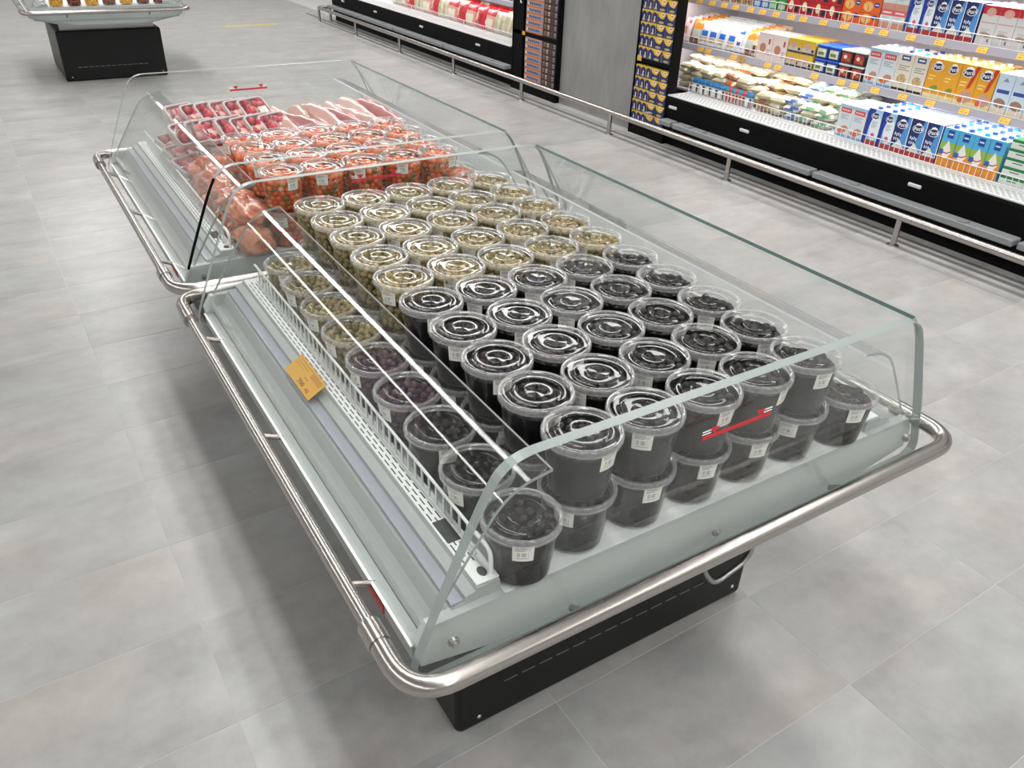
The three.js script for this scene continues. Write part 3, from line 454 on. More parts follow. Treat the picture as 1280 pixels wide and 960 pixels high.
{
  const tuna = (wide) => canvasTexture(wide ? 128 : 64, 96, (x, w, h) => { x.fillStyle = '#e2b93c'; x.fillRect(0, 0, w, h); x.fillStyle = '#1f2a63'; x.beginPath(); if (wide) { x.moveTo(0, h); x.lineTo(0, h * 0.1); x.bezierCurveTo(w * 0.1, h * 0.5, w * 0.35, h * 0.55, w * 0.6, h * 0.55); x.bezierCurveTo(w * 0.8, h * 0.5, w * 0.85, h * 0.1, w, h * 0.08); } else { x.moveTo(0, h); x.lineTo(0, h * 0.3); x.bezierCurveTo(w * 0.25, h * 0.1, w * 0.6, h * 0.0, w, h * 0.3); } x.lineTo(w, h); x.fill(); x.fillStyle = '#b9a86a'; x.beginPath(); x.ellipse(w * 0.45, h * 0.83, w * 0.3, h * 0.1, 0, 0, 7); x.fill(); if (wide) { x.fillStyle = '#f3e6d8'; x.beginPath(); x.ellipse(w * 0.55, h * 0.2, w * 0.2, h * 0.14, 0, 0, 7); x.fill(); x.fillStyle = '#b8392c'; x.fillRect(w * 0.43, h * 0.15, w * 0.24, h * 0.1); } else { x.fillStyle = '#d8d4dc'; x.fillRect(w * 0.4, h * 0.42, w * 0.2, h * 0.4); } });
  const mw = sixMats(tuna(true), lin(0.6, 0.42, 0.05), lin(0.62, 0.44, 0.06)), mn = sixMats(tuna(false), lin(0.6, 0.42, 0.05), lin(0.62, 0.44, 0.06));
  const gw = new THREE.BoxGeometry(0.055, 0.083, 0.1), gn = new THREE.BoxGeometry(0.055, 0.083, 0.054);
  [[0.0925, 'lower'], [0.5585, 'upper']].forEach(([y0, lev]) => { for (let r = 0; r < 5; r++) for (let c = 0; c < 5; c++) {
    const wide = c > 2, z = wide ? -4.982 + 0.171 + 0.052 + (c - 3) * 0.103 : -4.982 + 0.029 + c * 0.057;
    single('tuna_box', wide ? gw : gn, wide ? mw : mn, `${wide ? 'wide' : 'narrow'} yellow box in ${lev} compartment, ${ORD[r]} row up, ${ORD[c]} from left`, 'box', 'yellow and blue boxes in the column', [4.2525 + rr(-0.003, 0.003), y0 + 0.0417 + r * 0.0836, z]);
  } });
  const can = (wide) => canvasTexture(wide ? 128 : 96, 48, (x, w, h) => { x.fillStyle = wide ? '#c98b6c' : '#3a2621'; x.fillRect(0, 0, w, h); if (wide) { x.fillStyle = '#7d8fae'; x.fillRect(0, h * 0.2, w, h * 0.5); x.fillStyle = '#27355e'; x.font = 'italic bold 22px sans-serif'; for (let i = 0; i < 6; i++) x.fillRect(20 + i * 15, 14 + (i % 2) * 2, 10, 13); x.fillStyle = '#d6c8be'; x.fillRect(4, 12, 14, 20); x.fillStyle = '#b96b45'; x.fillRect(0, h * 0.78, w, h * 0.22); } else for (let i = 0; i < 4; i++) { x.fillStyle = ['#8b6a5c', '#b9a8a2', '#5b3a30', '#8d8794'][i]; x.fillRect(6 + i * 23, 6, 15, 30); x.fillStyle = '#1d1413'; x.fillRect(6 + i * 23, 22, 15, 5); } });
  const cw = sixMats(can(true), lin(0.4, 0.2, 0.12), lin(0.5, 0.3, 0.2)), cn = sixMats(can(false), lin(0.05, 0.03, 0.025), lin(0.2, 0.15, 0.14));
  const g1 = new THREE.BoxGeometry(0.15, 0.052, 0.275), g2 = new THREE.BoxGeometry(0.15, 0.052, 0.215);
  [[0.1125, 'lower', 7], [0.5205, 'upper', 7]].forEach(([y0, lev, n]) => { for (let r = 0; r < n; r++) for (let c = 0; c < 2; c++) single('can_pack', c ? g2 : g1, c ? cn : cw, `${c ? 'dark brown' : 'orange and blue'} can pack in ${lev} compartment, ${ORD[r]} row from the bottom`, 'can pack', 'can packs in the column', [4.30 + rr(-0.003, 0.002), y0 + 0.0264 + r * 0.0527, c ? -6.165 - 0.005 : -6.42]); });
  single('shelf_tag', new THREE.BoxGeometry(0.003, 0.03, 0.045), tagMat, 'small yellow price tag on the black column of can packs', 'price tag', null, [4.2195, 0.505, -6.585]);
  single('shelf_tag', new THREE.BoxGeometry(0.003, 0.036, 0.045), tagMat, 'small yellow price tag on the column of yellow boxes', 'price tag', null, [4.2195, 0.555, -4.95]);
}

// ------------------------------------------------------------------ cartons, boxes and bags on the cabinet shelves
const logo = (x, cx, cy, s, hat = true) => { x.save(); x.translate(cx, cy); if (hat) { x.fillStyle = '#fff'; for (const dx of [-0.3, 0, 0.3]) { x.beginPath(); x.arc(dx * s, -0.62 * s - (dx ? 0 : 0.1 * s), 0.24 * s, 0, 7); x.fill(); } } x.fillStyle = '#16224f'; x.strokeStyle = '#fff'; x.lineWidth = s * 0.09; x.beginPath(); x.ellipse(0, 0, s, s * 0.6, -0.12, 0, 7); x.fill(); x.stroke(); x.fillStyle = '#fff'; x.rotate(-0.12); x.font = `italic bold ${s * 0.78}px sans-serif`; x.textAlign = 'center'; x.fillText('Puck', 0, s * 0.27); x.restore(); };
const lines = (x, c, x0, y0, w, n, g) => { x.fillStyle = c; for (let i = 0; i < n; i++) x.fillRect(x0, y0 + i * g, w * (i % 2 ? 0.7 : 1), g * 0.4); };
const PR = {
  whiteRed: (x, w, h) => { x.fillStyle = '#cfd6da'; x.fillRect(0, 0, w, h); x.fillStyle = '#9dbdd0'; x.fillRect(0, 0, w, h * 0.1); x.fillStyle = '#c9363f'; x.fillRect(w * 0.12, h * 0.1, w * 0.76, h * 0.14); x.fillStyle = '#f0d9d8'; for (let i = 0; i < 5; i++) x.fillRect(w * (0.2 + i * 0.125), h * 0.14, w * 0.07, h * 0.06); lines(x, '#8a949c', w * 0.16, h * 0.31, w * 0.6, 3, h * 0.05); x.fillStyle = '#b98a70'; x.beginPath(); x.ellipse(w * 0.6, h * 0.74, w * 0.28, h * 0.1, -0.2, 0, 7); x.fill(); x.fillStyle = '#d6673c'; x.beginPath(); x.ellipse(w * 0.35, h * 0.84, w * 0.25, h * 0.06, 0.2, 0, 7); x.fill(); x.fillStyle = '#7aa7cf'; x.fillRect(0, h * 0.92, w, h * 0.08); },
  blueWhite: (x, w, h) => { x.fillStyle = '#9cc3e6'; x.fillRect(0, 0, w, h); x.fillStyle = '#dfe6ea'; x.beginPath(); x.ellipse(w * 0.66, h * 0.5, w * 0.36, h * 0.36, 0, 0, 7); x.fill(); x.fillStyle = '#24369a'; x.beginPath(); x.moveTo(0, 0); x.lineTo(w * 0.5, 0); x.lineTo(w * 0.25, h * 0.5); x.lineTo(w * 0.2, h); x.lineTo(0, h); x.fill(); logo(x, w * 0.56, h * 0.18, w * 0.3, false); lines(x, '#8090a8', w * 0.4, h * 0.34, w * 0.4, 4, h * 0.045); x.fillStyle = '#d55a86'; x.beginPath(); x.arc(w * 0.62, h * 0.72, w * 0.14, 0, 7); x.fill(); x.fillStyle = '#a83a36'; x.fillRect(w * 0.15, h * 0.86, w * 0.85, h * 0.14); },
  blueLogo: (x, w, h) => { x.fillStyle = '#1b2a66'; x.fillRect(0, 0, w, h); x.fillStyle = '#4f8fce'; x.beginPath(); x.moveTo(w * 0.78, 0); x.lineTo(w, 0); x.lineTo(w, h); x.lineTo(w * 0.45, h * 0.75); x.fill(); x.fillStyle = '#e8eef3'; x.fillRect(w * 0.95, 0, w * 0.05, h); logo(x, w * 0.46, h * 0.24, w * 0.34); x.fillStyle = '#dfe4ec'; for (let i = 0; i < 4; i++) x.fillRect(w * (0.1 + i * 0.12), h * (0.46 + 0.02 * (i % 2)), w * 0.07, h * 0.08); for (let i = 0; i < 3; i++) x.fillRect(w * (0.1 + i * 0.13), h * 0.6, w * 0.07, h * 0.07); x.fillStyle = '#d9dcd4'; x.beginPath(); x.moveTo(w * 0.5, h * 0.62); x.lineTo(w * 0.95, h * 0.88); x.lineTo(w * 0.05, h * 0.88); x.fill(); x.fillStyle = '#a82f35'; x.fillRect(0, h * 0.87, w, h * 0.13); },
  lightBlue: (x, w, h) => { x.fillStyle = '#4fa8d6'; x.fillRect(0, 0, w, h); x.fillStyle = '#1e3f92'; x.fillRect(w * 0.3, h * 0.05, w * 0.42, h * 0.2); x.fillStyle = '#cfe0f0'; x.fillRect(w * 0.36, h * 0.13, w * 0.3, h * 0.04); x.fillStyle = '#8fb04a'; x.fillRect(0, h * 0.36, w, h * 0.26); x.fillStyle = '#e08e2e'; x.fillRect(0, h * 0.62, w, h * 0.38); x.fillStyle = '#e6e4dc'; x.beginPath(); x.moveTo(w * 0.5, h * 0.3); x.lineTo(w * 0.85, h * 0.62); x.lineTo(w * 0.62, h * 0.78); x.lineTo(w * 0.38, h * 0.78); x.lineTo(w * 0.15, h * 0.62); x.fill(); x.strokeStyle = '#c23b45'; x.lineWidth = h * 0.03; x.beginPath(); x.moveTo(w * 0.18, h * 0.6); x.quadraticCurveTo(w * 0.5, h * 0.7, w * 0.82, h * 0.58); x.stroke(); x.fillStyle = '#2c5cb0'; x.fillRect(w * 0.02, h * 0.56, w * 0.3, h * 0.13); },
  cream: (x, w, h) => { x.fillStyle = '#d9d2c2'; x.fillRect(0, 0, w, h); x.fillStyle = '#26366e'; x.fillRect(w * 0.22, h * 0.06, w * 0.56, h * 0.13); x.fillStyle = '#dfe4f0'; x.fillRect(w * 0.3, h * 0.1, w * 0.4, h * 0.05); lines(x, '#8a8478', w * 0.15, h * 0.32, w * 0.7, 3, h * 0.055); x.fillStyle = '#b89a6a'; x.beginPath(); x.ellipse(w * 0.5, h * 0.68, w * 0.3, h * 0.13, 0, 0, 7); x.fill(); x.fillStyle = '#e0cfa8'; for (let i = 0; i < 12; i++) x.fillRect(w * (0.28 + 0.44 * rnd()), h * (0.6 + 0.15 * rnd()), w * 0.06, h * 0.02); x.fillStyle = '#23201c'; x.fillRect(0, h * 0.92, w, h * 0.06); },
  yellow: (x, w, h) => { x.fillStyle = '#e0a02a'; x.fillRect(0, 0, w, h); logo(x, w * 0.5, h * 0.2, w * 0.32); x.fillStyle = '#f3d58a'; x.fillRect(w * 0.1, h * 0.42, w * 0.4, h * 0.03); x.fillRect(w * 0.1, h * 0.5, w * 0.3, h * 0.03); x.fillStyle = '#7d8f2c'; x.beginPath(); x.ellipse(w * 0.55, h * 0.74, w * 0.25, h * 0.07, -0.4, 0, 7); x.fill(); x.fillStyle = '#e9d9a6'; x.fillRect(0, h * 0.88, w, h * 0.12); },
  yellowRed: (x, w, h) => { PR.yellow(x, w, h); x.fillStyle = '#c4391f'; x.beginPath(); x.moveTo(w * 0.78, 0); x.lineTo(w, 0); x.lineTo(w * 0.7, h * 0.55); x.lineTo(w * 0.5, h * 0.6); x.fill(); x.fillStyle = '#c79a86'; x.beginPath(); x.ellipse(w * 0.6, h * 0.78, w * 0.35, h * 0.16, -0.3, 0, 7); x.fill(); x.fillStyle = '#d85a35'; x.beginPath(); x.arc(w * 0.35, h * 0.88, w * 0.13, 0, 7); x.fill(); logo(x, w * 0.42, h * 0.2, w * 0.32); },
  paleBlue: (x, w, h) => { x.fillStyle = '#c9d8e6'; x.fillRect(0, 0, w, h); x.fillStyle = '#7f93ad'; x.beginPath(); x.moveTo(w * 0.3, h * 0.2); x.lineTo(w * 0.5, h * 0.1); x.lineTo(w * 0.7, h * 0.2); x.fill(); x.fillStyle = '#2c4a94'; x.fillRect(w * 0.12, h * 0.4, w * 0.76, h * 0.09); x.fillStyle = '#9a7a66'; x.beginPath(); x.ellipse(w * 0.5, h * 0.74, w * 0.38, h * 0.12, 0.2, 0, 7); x.fill(); x.fillStyle = '#e2d3bc'; x.fillRect(0, h * 0.86, w, h * 0.14); },
  redTop: (x, w, h) => { x.fillStyle = '#d3d0cf'; x.fillRect(0, 0, w, h); x.fillStyle = '#c4222f'; x.fillRect(0, 0, w, h * 0.22); x.fillStyle = '#d8a79a'; x.beginPath(); x.ellipse(w * 0.5, h * 0.16, w * 0.28, h * 0.11, 0, 0, 7); x.fill(); x.fillStyle = '#c88a90'; x.fillRect(w * 0.06, h * 0.42, w * 0.86, h * 0.025); x.fillStyle = '#a08678'; x.beginPath(); x.ellipse(w * 0.5, h * 0.74, w * 0.35, h * 0.06, 0.1, 0, 7); x.fill(); lines(x, '#a9a5a5', w * 0.2, h * 0.6, w * 0.5, 2, h * 0.05); x.fillStyle = '#6d6a6e'; x.fillRect(w * 0.7, h * 0.84, w * 0.1, h * 0.08); },
  smallWhite: (x, w, h) => { x.fillStyle = '#d0d6d6'; x.fillRect(0, 0, w, h); x.fillStyle = '#d5606a'; x.fillRect(0, 0, w, h * 0.3); x.fillStyle = '#efe0e0'; x.fillRect(w * 0.15, h * 0.1, w * 0.7, h * 0.08); lines(x, '#8fa0a6', w * 0.15, h * 0.38, w * 0.6, 2, h * 0.07); x.fillStyle = '#c98d7a'; x.fillRect(0, h * 0.66, w, h * 0.34); },
  redBox: (x, w, h) => { x.fillStyle = '#b51f27'; x.fillRect(0, 0, w, h); x.fillStyle = '#e8ddb0'; x.beginPath(); x.ellipse(w * 0.35, h * 0.4, w * 0.17, h * 0.36, 0, 0, 7); x.fill(); x.fillStyle = '#4a3a2a'; x.fillRect(w * 0.28, h * 0.38, w * 0.14, h * 0.08); x.fillStyle = '#1d2234'; x.fillRect(w * 0.62, h * 0.5, w * 0.32, h * 0.36); },
  orangeBox: (x, w, h) => { x.fillStyle = '#dd5f22'; x.fillRect(0, 0, w, h); x.fillStyle = '#eab36a'; x.beginPath(); x.ellipse(w * 0.34, h * 0.48, w * 0.26, h * 0.4, 0, 0, 7); x.fill(); x.fillStyle = '#6b3a1a'; x.fillRect(w * 0.33, h * 0.4, w * 0.03, h * 0.4); x.fillStyle = '#203f86'; x.beginPath(); x.ellipse(w * 0.78, h * 0.3, w * 0.15, h * 0.2, 0, 0, 7); x.fill(); x.fillStyle = '#fff'; x.fillRect(w * 0.68, h * 0.26, w * 0.2, h * 0.07); },
  greenBox: (x, w, h) => { x.fillStyle = '#2f8a3c'; x.fillRect(0, 0, w, h); lines(x, '#9fd09a', w * 0.1, h * 0.15, w * 0.7, 3, h * 0.14); x.fillStyle = '#b9c7b0'; x.fillRect(w * 0.1, h * 0.62, w * 0.8, h * 0.3); },
  blueBox: (x, w, h) => { x.fillStyle = '#2a62b8'; x.fillRect(0, 0, w, h); lines(x, '#a8c4ec', w * 0.1, h * 0.15, w * 0.7, 3, h * 0.14); x.fillStyle = '#bccbd8'; x.fillRect(w * 0.1, h * 0.62, w * 0.8, h * 0.3); },
  brownBox: (x, w, h) => { x.fillStyle = '#b98f68'; x.fillRect(0, 0, w, h); x.fillStyle = '#e0cbb0'; x.fillRect(w * 0.15, h * 0.15, w * 0.6, h * 0.3); x.fillStyle = '#7d5a3c'; x.fillRect(w * 0.2, h * 0.6, w * 0.5, h * 0.2); },
  yellowBox: (x, w, h) => { x.fillStyle = '#d7b23c'; x.fillRect(0, 0, w, h); x.fillStyle = '#cbbfae'; x.fillRect(0, h * 0.55, w, h * 0.45); x.fillStyle = '#c9a0a6'; x.beginPath(); x.arc(w * 0.4, h * 0.45, h * 0.24, 0, 7); x.fill(); x.fillStyle = '#3a3742'; x.fillRect(0, h * 0.86, w, h * 0.14); x.fillRect(w * 0.75, h * 0.6, w * 0.18, h * 0.2); },
  pinkPack: (x, w, h) => { x.fillStyle = '#ead9d4'; x.fillRect(0, 0, w, h); x.fillStyle = '#c4816c'; x.beginPath(); x.ellipse(w * 0.38, h * 0.55, w * 0.22, h * 0.17, 0, 0, 7); x.fill(); x.fillStyle = '#b9484e'; x.fillRect(w * 0.72, h * 0.2, w * 0.12, h * 0.2); lines(x, '#9a8f90', w * 0.66, h * 0.6, w * 0.24, 3, h * 0.08); },
  greenWhite: (x, w, h) => { x.fillStyle = '#d2d8d2'; x.fillRect(0, 0, w, h); x.fillStyle = '#1f7a3e'; x.fillRect(0, 0, w, h * 0.3); x.fillStyle = '#5a6a5c'; x.fillRect(w * 0.3, h * 0.45, w * 0.4, h * 0.12); x.fillStyle = '#dfe6df'; x.fillRect(0, h * 0.3, w, h * 0.08); },
};
const texOf = {}, pr = (n, w = 96, h = 192) => (texOf[n] ??= canvasTexture(w, h, PR[n]));
const SIDE = { whiteRed: lin(0.6, 0.64, 0.66), blueWhite: lin(0.03, 0.05, 0.3), blueLogo: lin(0.02, 0.035, 0.16), lightBlue: lin(0.10, 0.38, 0.6), cream: lin(0.62, 0.58, 0.5), yellow: lin(0.7, 0.36, 0.03), yellowRed: lin(0.7, 0.36, 0.03), paleBlue: lin(0.55, 0.65, 0.75), redTop: lin(0.6, 0.58, 0.57), smallWhite: lin(0.6, 0.64, 0.63), redBox: lin(0.42, 0.02, 0.03), orangeBox: lin(0.65, 0.14, 0.03), greenBox: lin(0.04, 0.25, 0.06), blueBox: lin(0.04, 0.14, 0.45), brownBox: lin(0.45, 0.27, 0.14), yellowBox: lin(0.65, 0.42, 0.06), pinkPack: lin(0.75, 0.64, 0.6), greenWhite: lin(0.6, 0.66, 0.6) };
const TOP = { whiteRed: lin(0.6, 0.68, 0.72), blueWhite: lin(0.65, 0.70, 0.80), blueLogo: lin(0.62, 0.66, 0.76), lightBlue: lin(0.62, 0.70, 0.78), redTop: lin(0.7, 0.68, 0.67), cream: lin(0.66, 0.62, 0.54), yellow: lin(0.74, 0.5, 0.14), yellowRed: lin(0.74, 0.5, 0.14), greenWhite: lin(0.06, 0.3, 0.1) };
const capMats = { blue: std(lin(0.03, 0.12, 0.55), 0.4), cyan: std(lin(0.03, 0.42, 0.75), 0.4), white: std(lin(0.8, 0.8, 0.8), 0.4), navy: std(lin(0.02, 0.03, 0.2), 0.4) };
const cartonProto = {};
function carton(kind, w, h, d, cap) {
  const key = [kind, w, h, d, cap].join(); if (cartonProto[key]) return cartonProto[key];
  const t = new THREE.Group(); t.userData = { category: cap ? 'carton' : 'box' };
  part('body', new THREE.BoxGeometry(d, h, w - 0.0025).translate(0, h / 2, 0), sixMats(pr(kind, 96, Math.round(Math.min(256, Math.max(48, 96 * h / w)))), SIDE[kind], TOP[kind] ?? SIDE[kind]), t);
  if (cap) { part('cap', merge([new THREE.CylinderGeometry(0.0125, 0.0135, 0.013, 14).translate(0, h + 0.0065, 0), new THREE.CylinderGeometry(0.0155, 0.0155, 0.002, 14).translate(0, h + 0.001, 0)]), capMats[cap], t); part('top_fold', box(d * 0.40, d * 0.46, h, h + 0.006, -w * 0.46, w * 0.46), std(TOP[kind] ?? SIDE[kind], 0.5), t); }
  return (cartonProto[key] = t);
}
function row(name, kind, where, z0, widths, h, d, x0, y, deep, cap, what, layers = 1) {
  let z = z0; widths.forEach((w, i) => { z += w / 2; for (let k = 0; k < deep; k++) for (let l = 0; l < layers; l++) {
    const kd = Array.isArray(kind) ? kind[i] : kind, cp = Array.isArray(cap) ? cap[(i + k) % cap.length] : cap;
    const pos = widths.length > 1 ? `, ${nth(i, widths.length)} column` : '', lay = layers > 1 ? `, ${['bottom', layers > 2 ? 'middle' : 'top', 'top'][l]}` : '', dp = k ? `, ${ORD[k]} back` : ', front';
    copyOf(carton(kd, w, h, d, cp), name, `${what} ${where}${pos}${lay}${dp}`, what + ' ' + where, [x0 + d / 2 + k * (d + 0.003) + rr(0, 0.004), y + 0.0012 + l * (h + 0.001), z], rr(-0.015, 0.015));
  } z += w / 2; });
}
const XD = 4.412, XF = XS + 0.013;
// bottom deck, left to right
row('milk_carton', 'whiteRed', 'on the bottom deck', -3.245, [0.1, 0.1], 0.19, 0.068, XD, DECK, 4, null, 'white carton with red band');
row('milk_carton', 'blueWhite', 'on the bottom deck', -3.04, [0.099, 0.093], 0.205, 0.068, XD, DECK, 6, ['blue', 'blue', 'blue', 'blue', 'cyan'], 'blue and white milk carton');
row('cream_carton', 'blueLogo', 'on the bottom deck', -2.848, [0.1, 0.099, 0.095], 0.208, 0.066, XD, DECK, 6, null, 'navy cream carton with oval emblem');
row('cream_carton', 'lightBlue', 'on the bottom deck', -2.548, [0.09, 0.09, 0.088, 0.088], 0.205, 0.066, XD, DECK, 6, ['blue', 'blue', 'cyan', 'blue'], 'sky blue cream carton');
for (let l = 0; l < 5; l++) row('cheese_box', 'greenWhite', `on the bottom deck, ${ORD[l]} layer up`, -2.175, [0.13, 0.13, 0.13], 0.045, 0.13, XD, DECK + l * 0.0463, 1, null, 'green and white flat box');
row('cream_carton', 'lightBlue', 'on the bottom deck at the right edge', -1.77, [0.09, 0.09], 0.205, 0.066, XD, DECK, 2, 'blue', 'sky blue cream carton');
// first shelf
row('milk_carton', 'whiteRed', 'on the lower shelf', -3.245, [0.097, 0.105], 0.205, 0.068, XF, SH1, 3, 'white', 'white carton with red band');
row('drink_carton', 'cream', 'on the lower shelf', -3.042, [0.104, 0.097], 0.208, 0.068, XF, SH1, 3, ['navy', 'cyan', 'navy'], 'cream coloured carton with navy label');
row('cream_carton', ['yellow', 'yellow', 'yellowRed', 'yellowRed'], 'on the lower shelf', -2.838, [0.105, 0.09, 0.105, 0.105], 0.21, 0.068, XF, SH1, 3, 'white', 'yellow carton with oval emblem');
row('drink_carton', 'paleBlue', 'on the lower shelf', -2.43, [0.09, 0.09, 0.09, 0.09, 0.09], 0.2, 0.068, XF, SH1, 3, 'white', 'pale blue drink carton');
row('cheese_box', 'yellowBox', 'on the lower shelf', -3.865, [0.11, 0.11], 0.085, 0.12, XF, SH1, 2, null, 'yellow cheese box', 2);
row('cheese_pack', 'pinkPack', 'on the lower shelf', -4.13, [0.13, 0.13], 0.17, 0.05, XF, SH1, 4, null, 'white pack with brown food picture');
// second shelf
row('cheese_box', 'brownBox', 'on the upper shelf', -4.93, [0.1, 0.1, 0.1, 0.1, 0.1, 0.1, 0.095], 0.07, 0.1, XF, SH2, 1, null, 'small brown box', 2);
row('cheese_box', ['blueBox', 'blueBox', 'greenBox', 'greenBox'], 'on the upper shelf', -4.232, [0.068, 0.068, 0.072, 0.072], 0.1, 0.1, XF, SH2, 1, null, 'small plain coloured box', 2);
row('cheese_box', 'redBox', 'on the upper shelf', -3.948, [0.109, 0.109, 0.109, 0.109], 0.078, 0.1, XF, SH2, 2, null, 'red box with round cream label', 3);
row('cheese_box', 'orangeBox', 'on the upper shelf', -3.508, [0.133, 0.133], 0.066, 0.12, XF, SH2, 2, null, 'orange cheese box', 3);
row('cream_bottle', 'smallWhite', 'on the upper shelf', -3.238, [0.085, 0.085], 0.1, 0.07, XF, SH2, 3, 'white', 'short white carton with pink band', 2);
row('milk_carton', 'blueWhite', 'on the upper shelf', -3.06, [0.083, 0.078], 0.195, 0.066, XF, SH2, 3, ['cyan', 'blue'], 'blue and white milk carton');
row('cream_carton', 'blueLogo', 'on the upper shelf', -2.895, [0.085, 0.085, 0.088], 0.195, 0.066, XF, SH2, 3, null, 'navy cream carton with oval emblem');
row('milk_carton', 'redTop', 'on the upper shelf', -2.628, [0.095, 0.1, 0.1, 0.1, 0.1], 0.19, 0.07, XF, SH2, 3, 'white', 'white carton with red top');
// tubs on the first shelf
{
  const tub = (c, lidC, print) => { const t = new THREE.Group(); t.userData = { category: 'tub' }; const g = rbox(-0.043, 0.043, 0, 0.07, -0.043, 0.043, 0.012, 2); part('body', g, std(c, 0.35), t); part('tub_lid', rbox(-0.0455, 0.0455, 0.07, 0.082, -0.0455, 0.0455, 0.005, 2), std(lidC, 0.35), t); part('print', rbox(-0.0465, -0.0445, 0.012, 0.06, -0.034, 0.034, 0.001, 1), print, t); return t; };
  const p1 = canvasTexture(64, 48, (x, w, h) => { x.fillStyle = '#cfd8c8'; x.fillRect(0, 0, w, h); x.fillStyle = '#5d7d3c'; x.fillRect(8, 20, 40, 18); x.fillStyle = '#e6ecf4'; x.fillRect(36, 4, 20, 16); x.fillStyle = '#b9603c'; x.fillRect(22, 28, 14, 10); });
  const p2 = canvasTexture(64, 48, (x, w, h) => { x.fillStyle = '#b8302a'; x.fillRect(0, 0, w, h); x.fillStyle = '#ead9cf'; x.beginPath(); x.arc(26, 20, 12, 0, 7); x.fill(); x.fillStyle = '#7a8a3a'; x.fillRect(40, 26, 18, 14); });
  const blue = tub(lin(0.03, 0.08, 0.3), lin(0.03, 0.12, 0.7), std(lin(1, 1, 1), 0.4, { map: p1 })), red = tub(lin(0.05, 0.035, 0.03), lin(0.7, 0.7, 0.68), std(lin(1, 1, 1), 0.4, { map: p2 }));
  for (let l = 0; l < 2; l++) for (let k = 0; k < 2; k++) {
    for (let i = 0; i < 2; i++) copyOf(blue, 'cheese_tub', `dark blue tub with blue lid on lower shelf, ${ORD[i]} column, ${l ? 'upper' : 'lower'}, ${k ? 'behind' : 'in front'}`, 'blue tubs on the lower shelf', [XF + 0.05 + k * 0.1, SH1 + 0.0012 + l * 0.083, -3.59 + i * 0.094], 0);
    for (let i = 0; i < 2; i++) copyOf(red, 'cheese_tub', `dark tub with white lid on lower shelf, ${ORD[i]} column, ${l ? 'upper' : 'lower'}, ${k ? 'behind' : 'in front'}`, 'red tubs on the lower shelf', [XF + 0.05 + k * 0.1, SH1 + 0.0012 + l * 0.083, -3.40 + i * 0.094], 0);
  }
}
// soft packs: pillow shapes with crimped ends
function pillow(w, h, d, s, print) { // w along z, h up, d along x
  const n = 14, m = 10, pos = [], uv = [], idx = [];
  for (let side = 0; side < 2; side++) for (let i = 0; i <= n; i++) for (let j = 0; j <= m; j++) {
    const u = i / n, v = j / m, e = Math.pow(Math.max(0, 1 - Math.pow(Math.abs(2 * u - 1), 4)), 0.5) * Math.pow(Math.max(0, 1 - Math.pow(Math.abs(2 * v - 1), 3)), 0.5), b = d / 2 * e * (1 + 0.25 * noise.noise(u * 5 + s, v * 5, side)) + 0.0008;
    pos.push((side ? -1 : 1) * b, (v) * h + 0.004 * noise.noise(u * 6, s, v * 3), (u - 0.5) * w * (1 + 0.03 * noise.noise(v * 6, s, 1))); uv.push(side ? u : 1 - u, v);
  }
  const W = m + 1, N = (n + 1) * W; for (let side = 0; side < 2; side++) for (let i = 0; i < n; i++) for (let j = 0; j < m; j++) { const a = side * N + i * W + j, b = a + W; if (!side) idx.push(a, a + 1, b, b, a + 1, b + 1); else idx.push(a, b, a + 1, b, b + 1, a + 1); }
  const g = new THREE.BufferGeometry(); g.setAttribute('position', new THREE.Float32BufferAttribute(pos, 3)); g.setAttribute('uv', new THREE.Float32BufferAttribute(uv, 2)); g.setIndex(idx); g.computeVertexNormals(); return g;
}
const bagTex = (base, blocks) => canvasTexture(96, 96, (x, w, h) => { x.fillStyle = base; x.fillRect(0, 0, w, h); for (const [c, a, b, e, f] of blocks) { x.fillStyle = c; x.fillRect(a * w, b * h, e * w, f * h); } });
const bagMat = (t) => std(lin(1, 1, 1), 0.28, { map: t, clearcoat: 0.5, clearcoatRoughness: 0.15 });
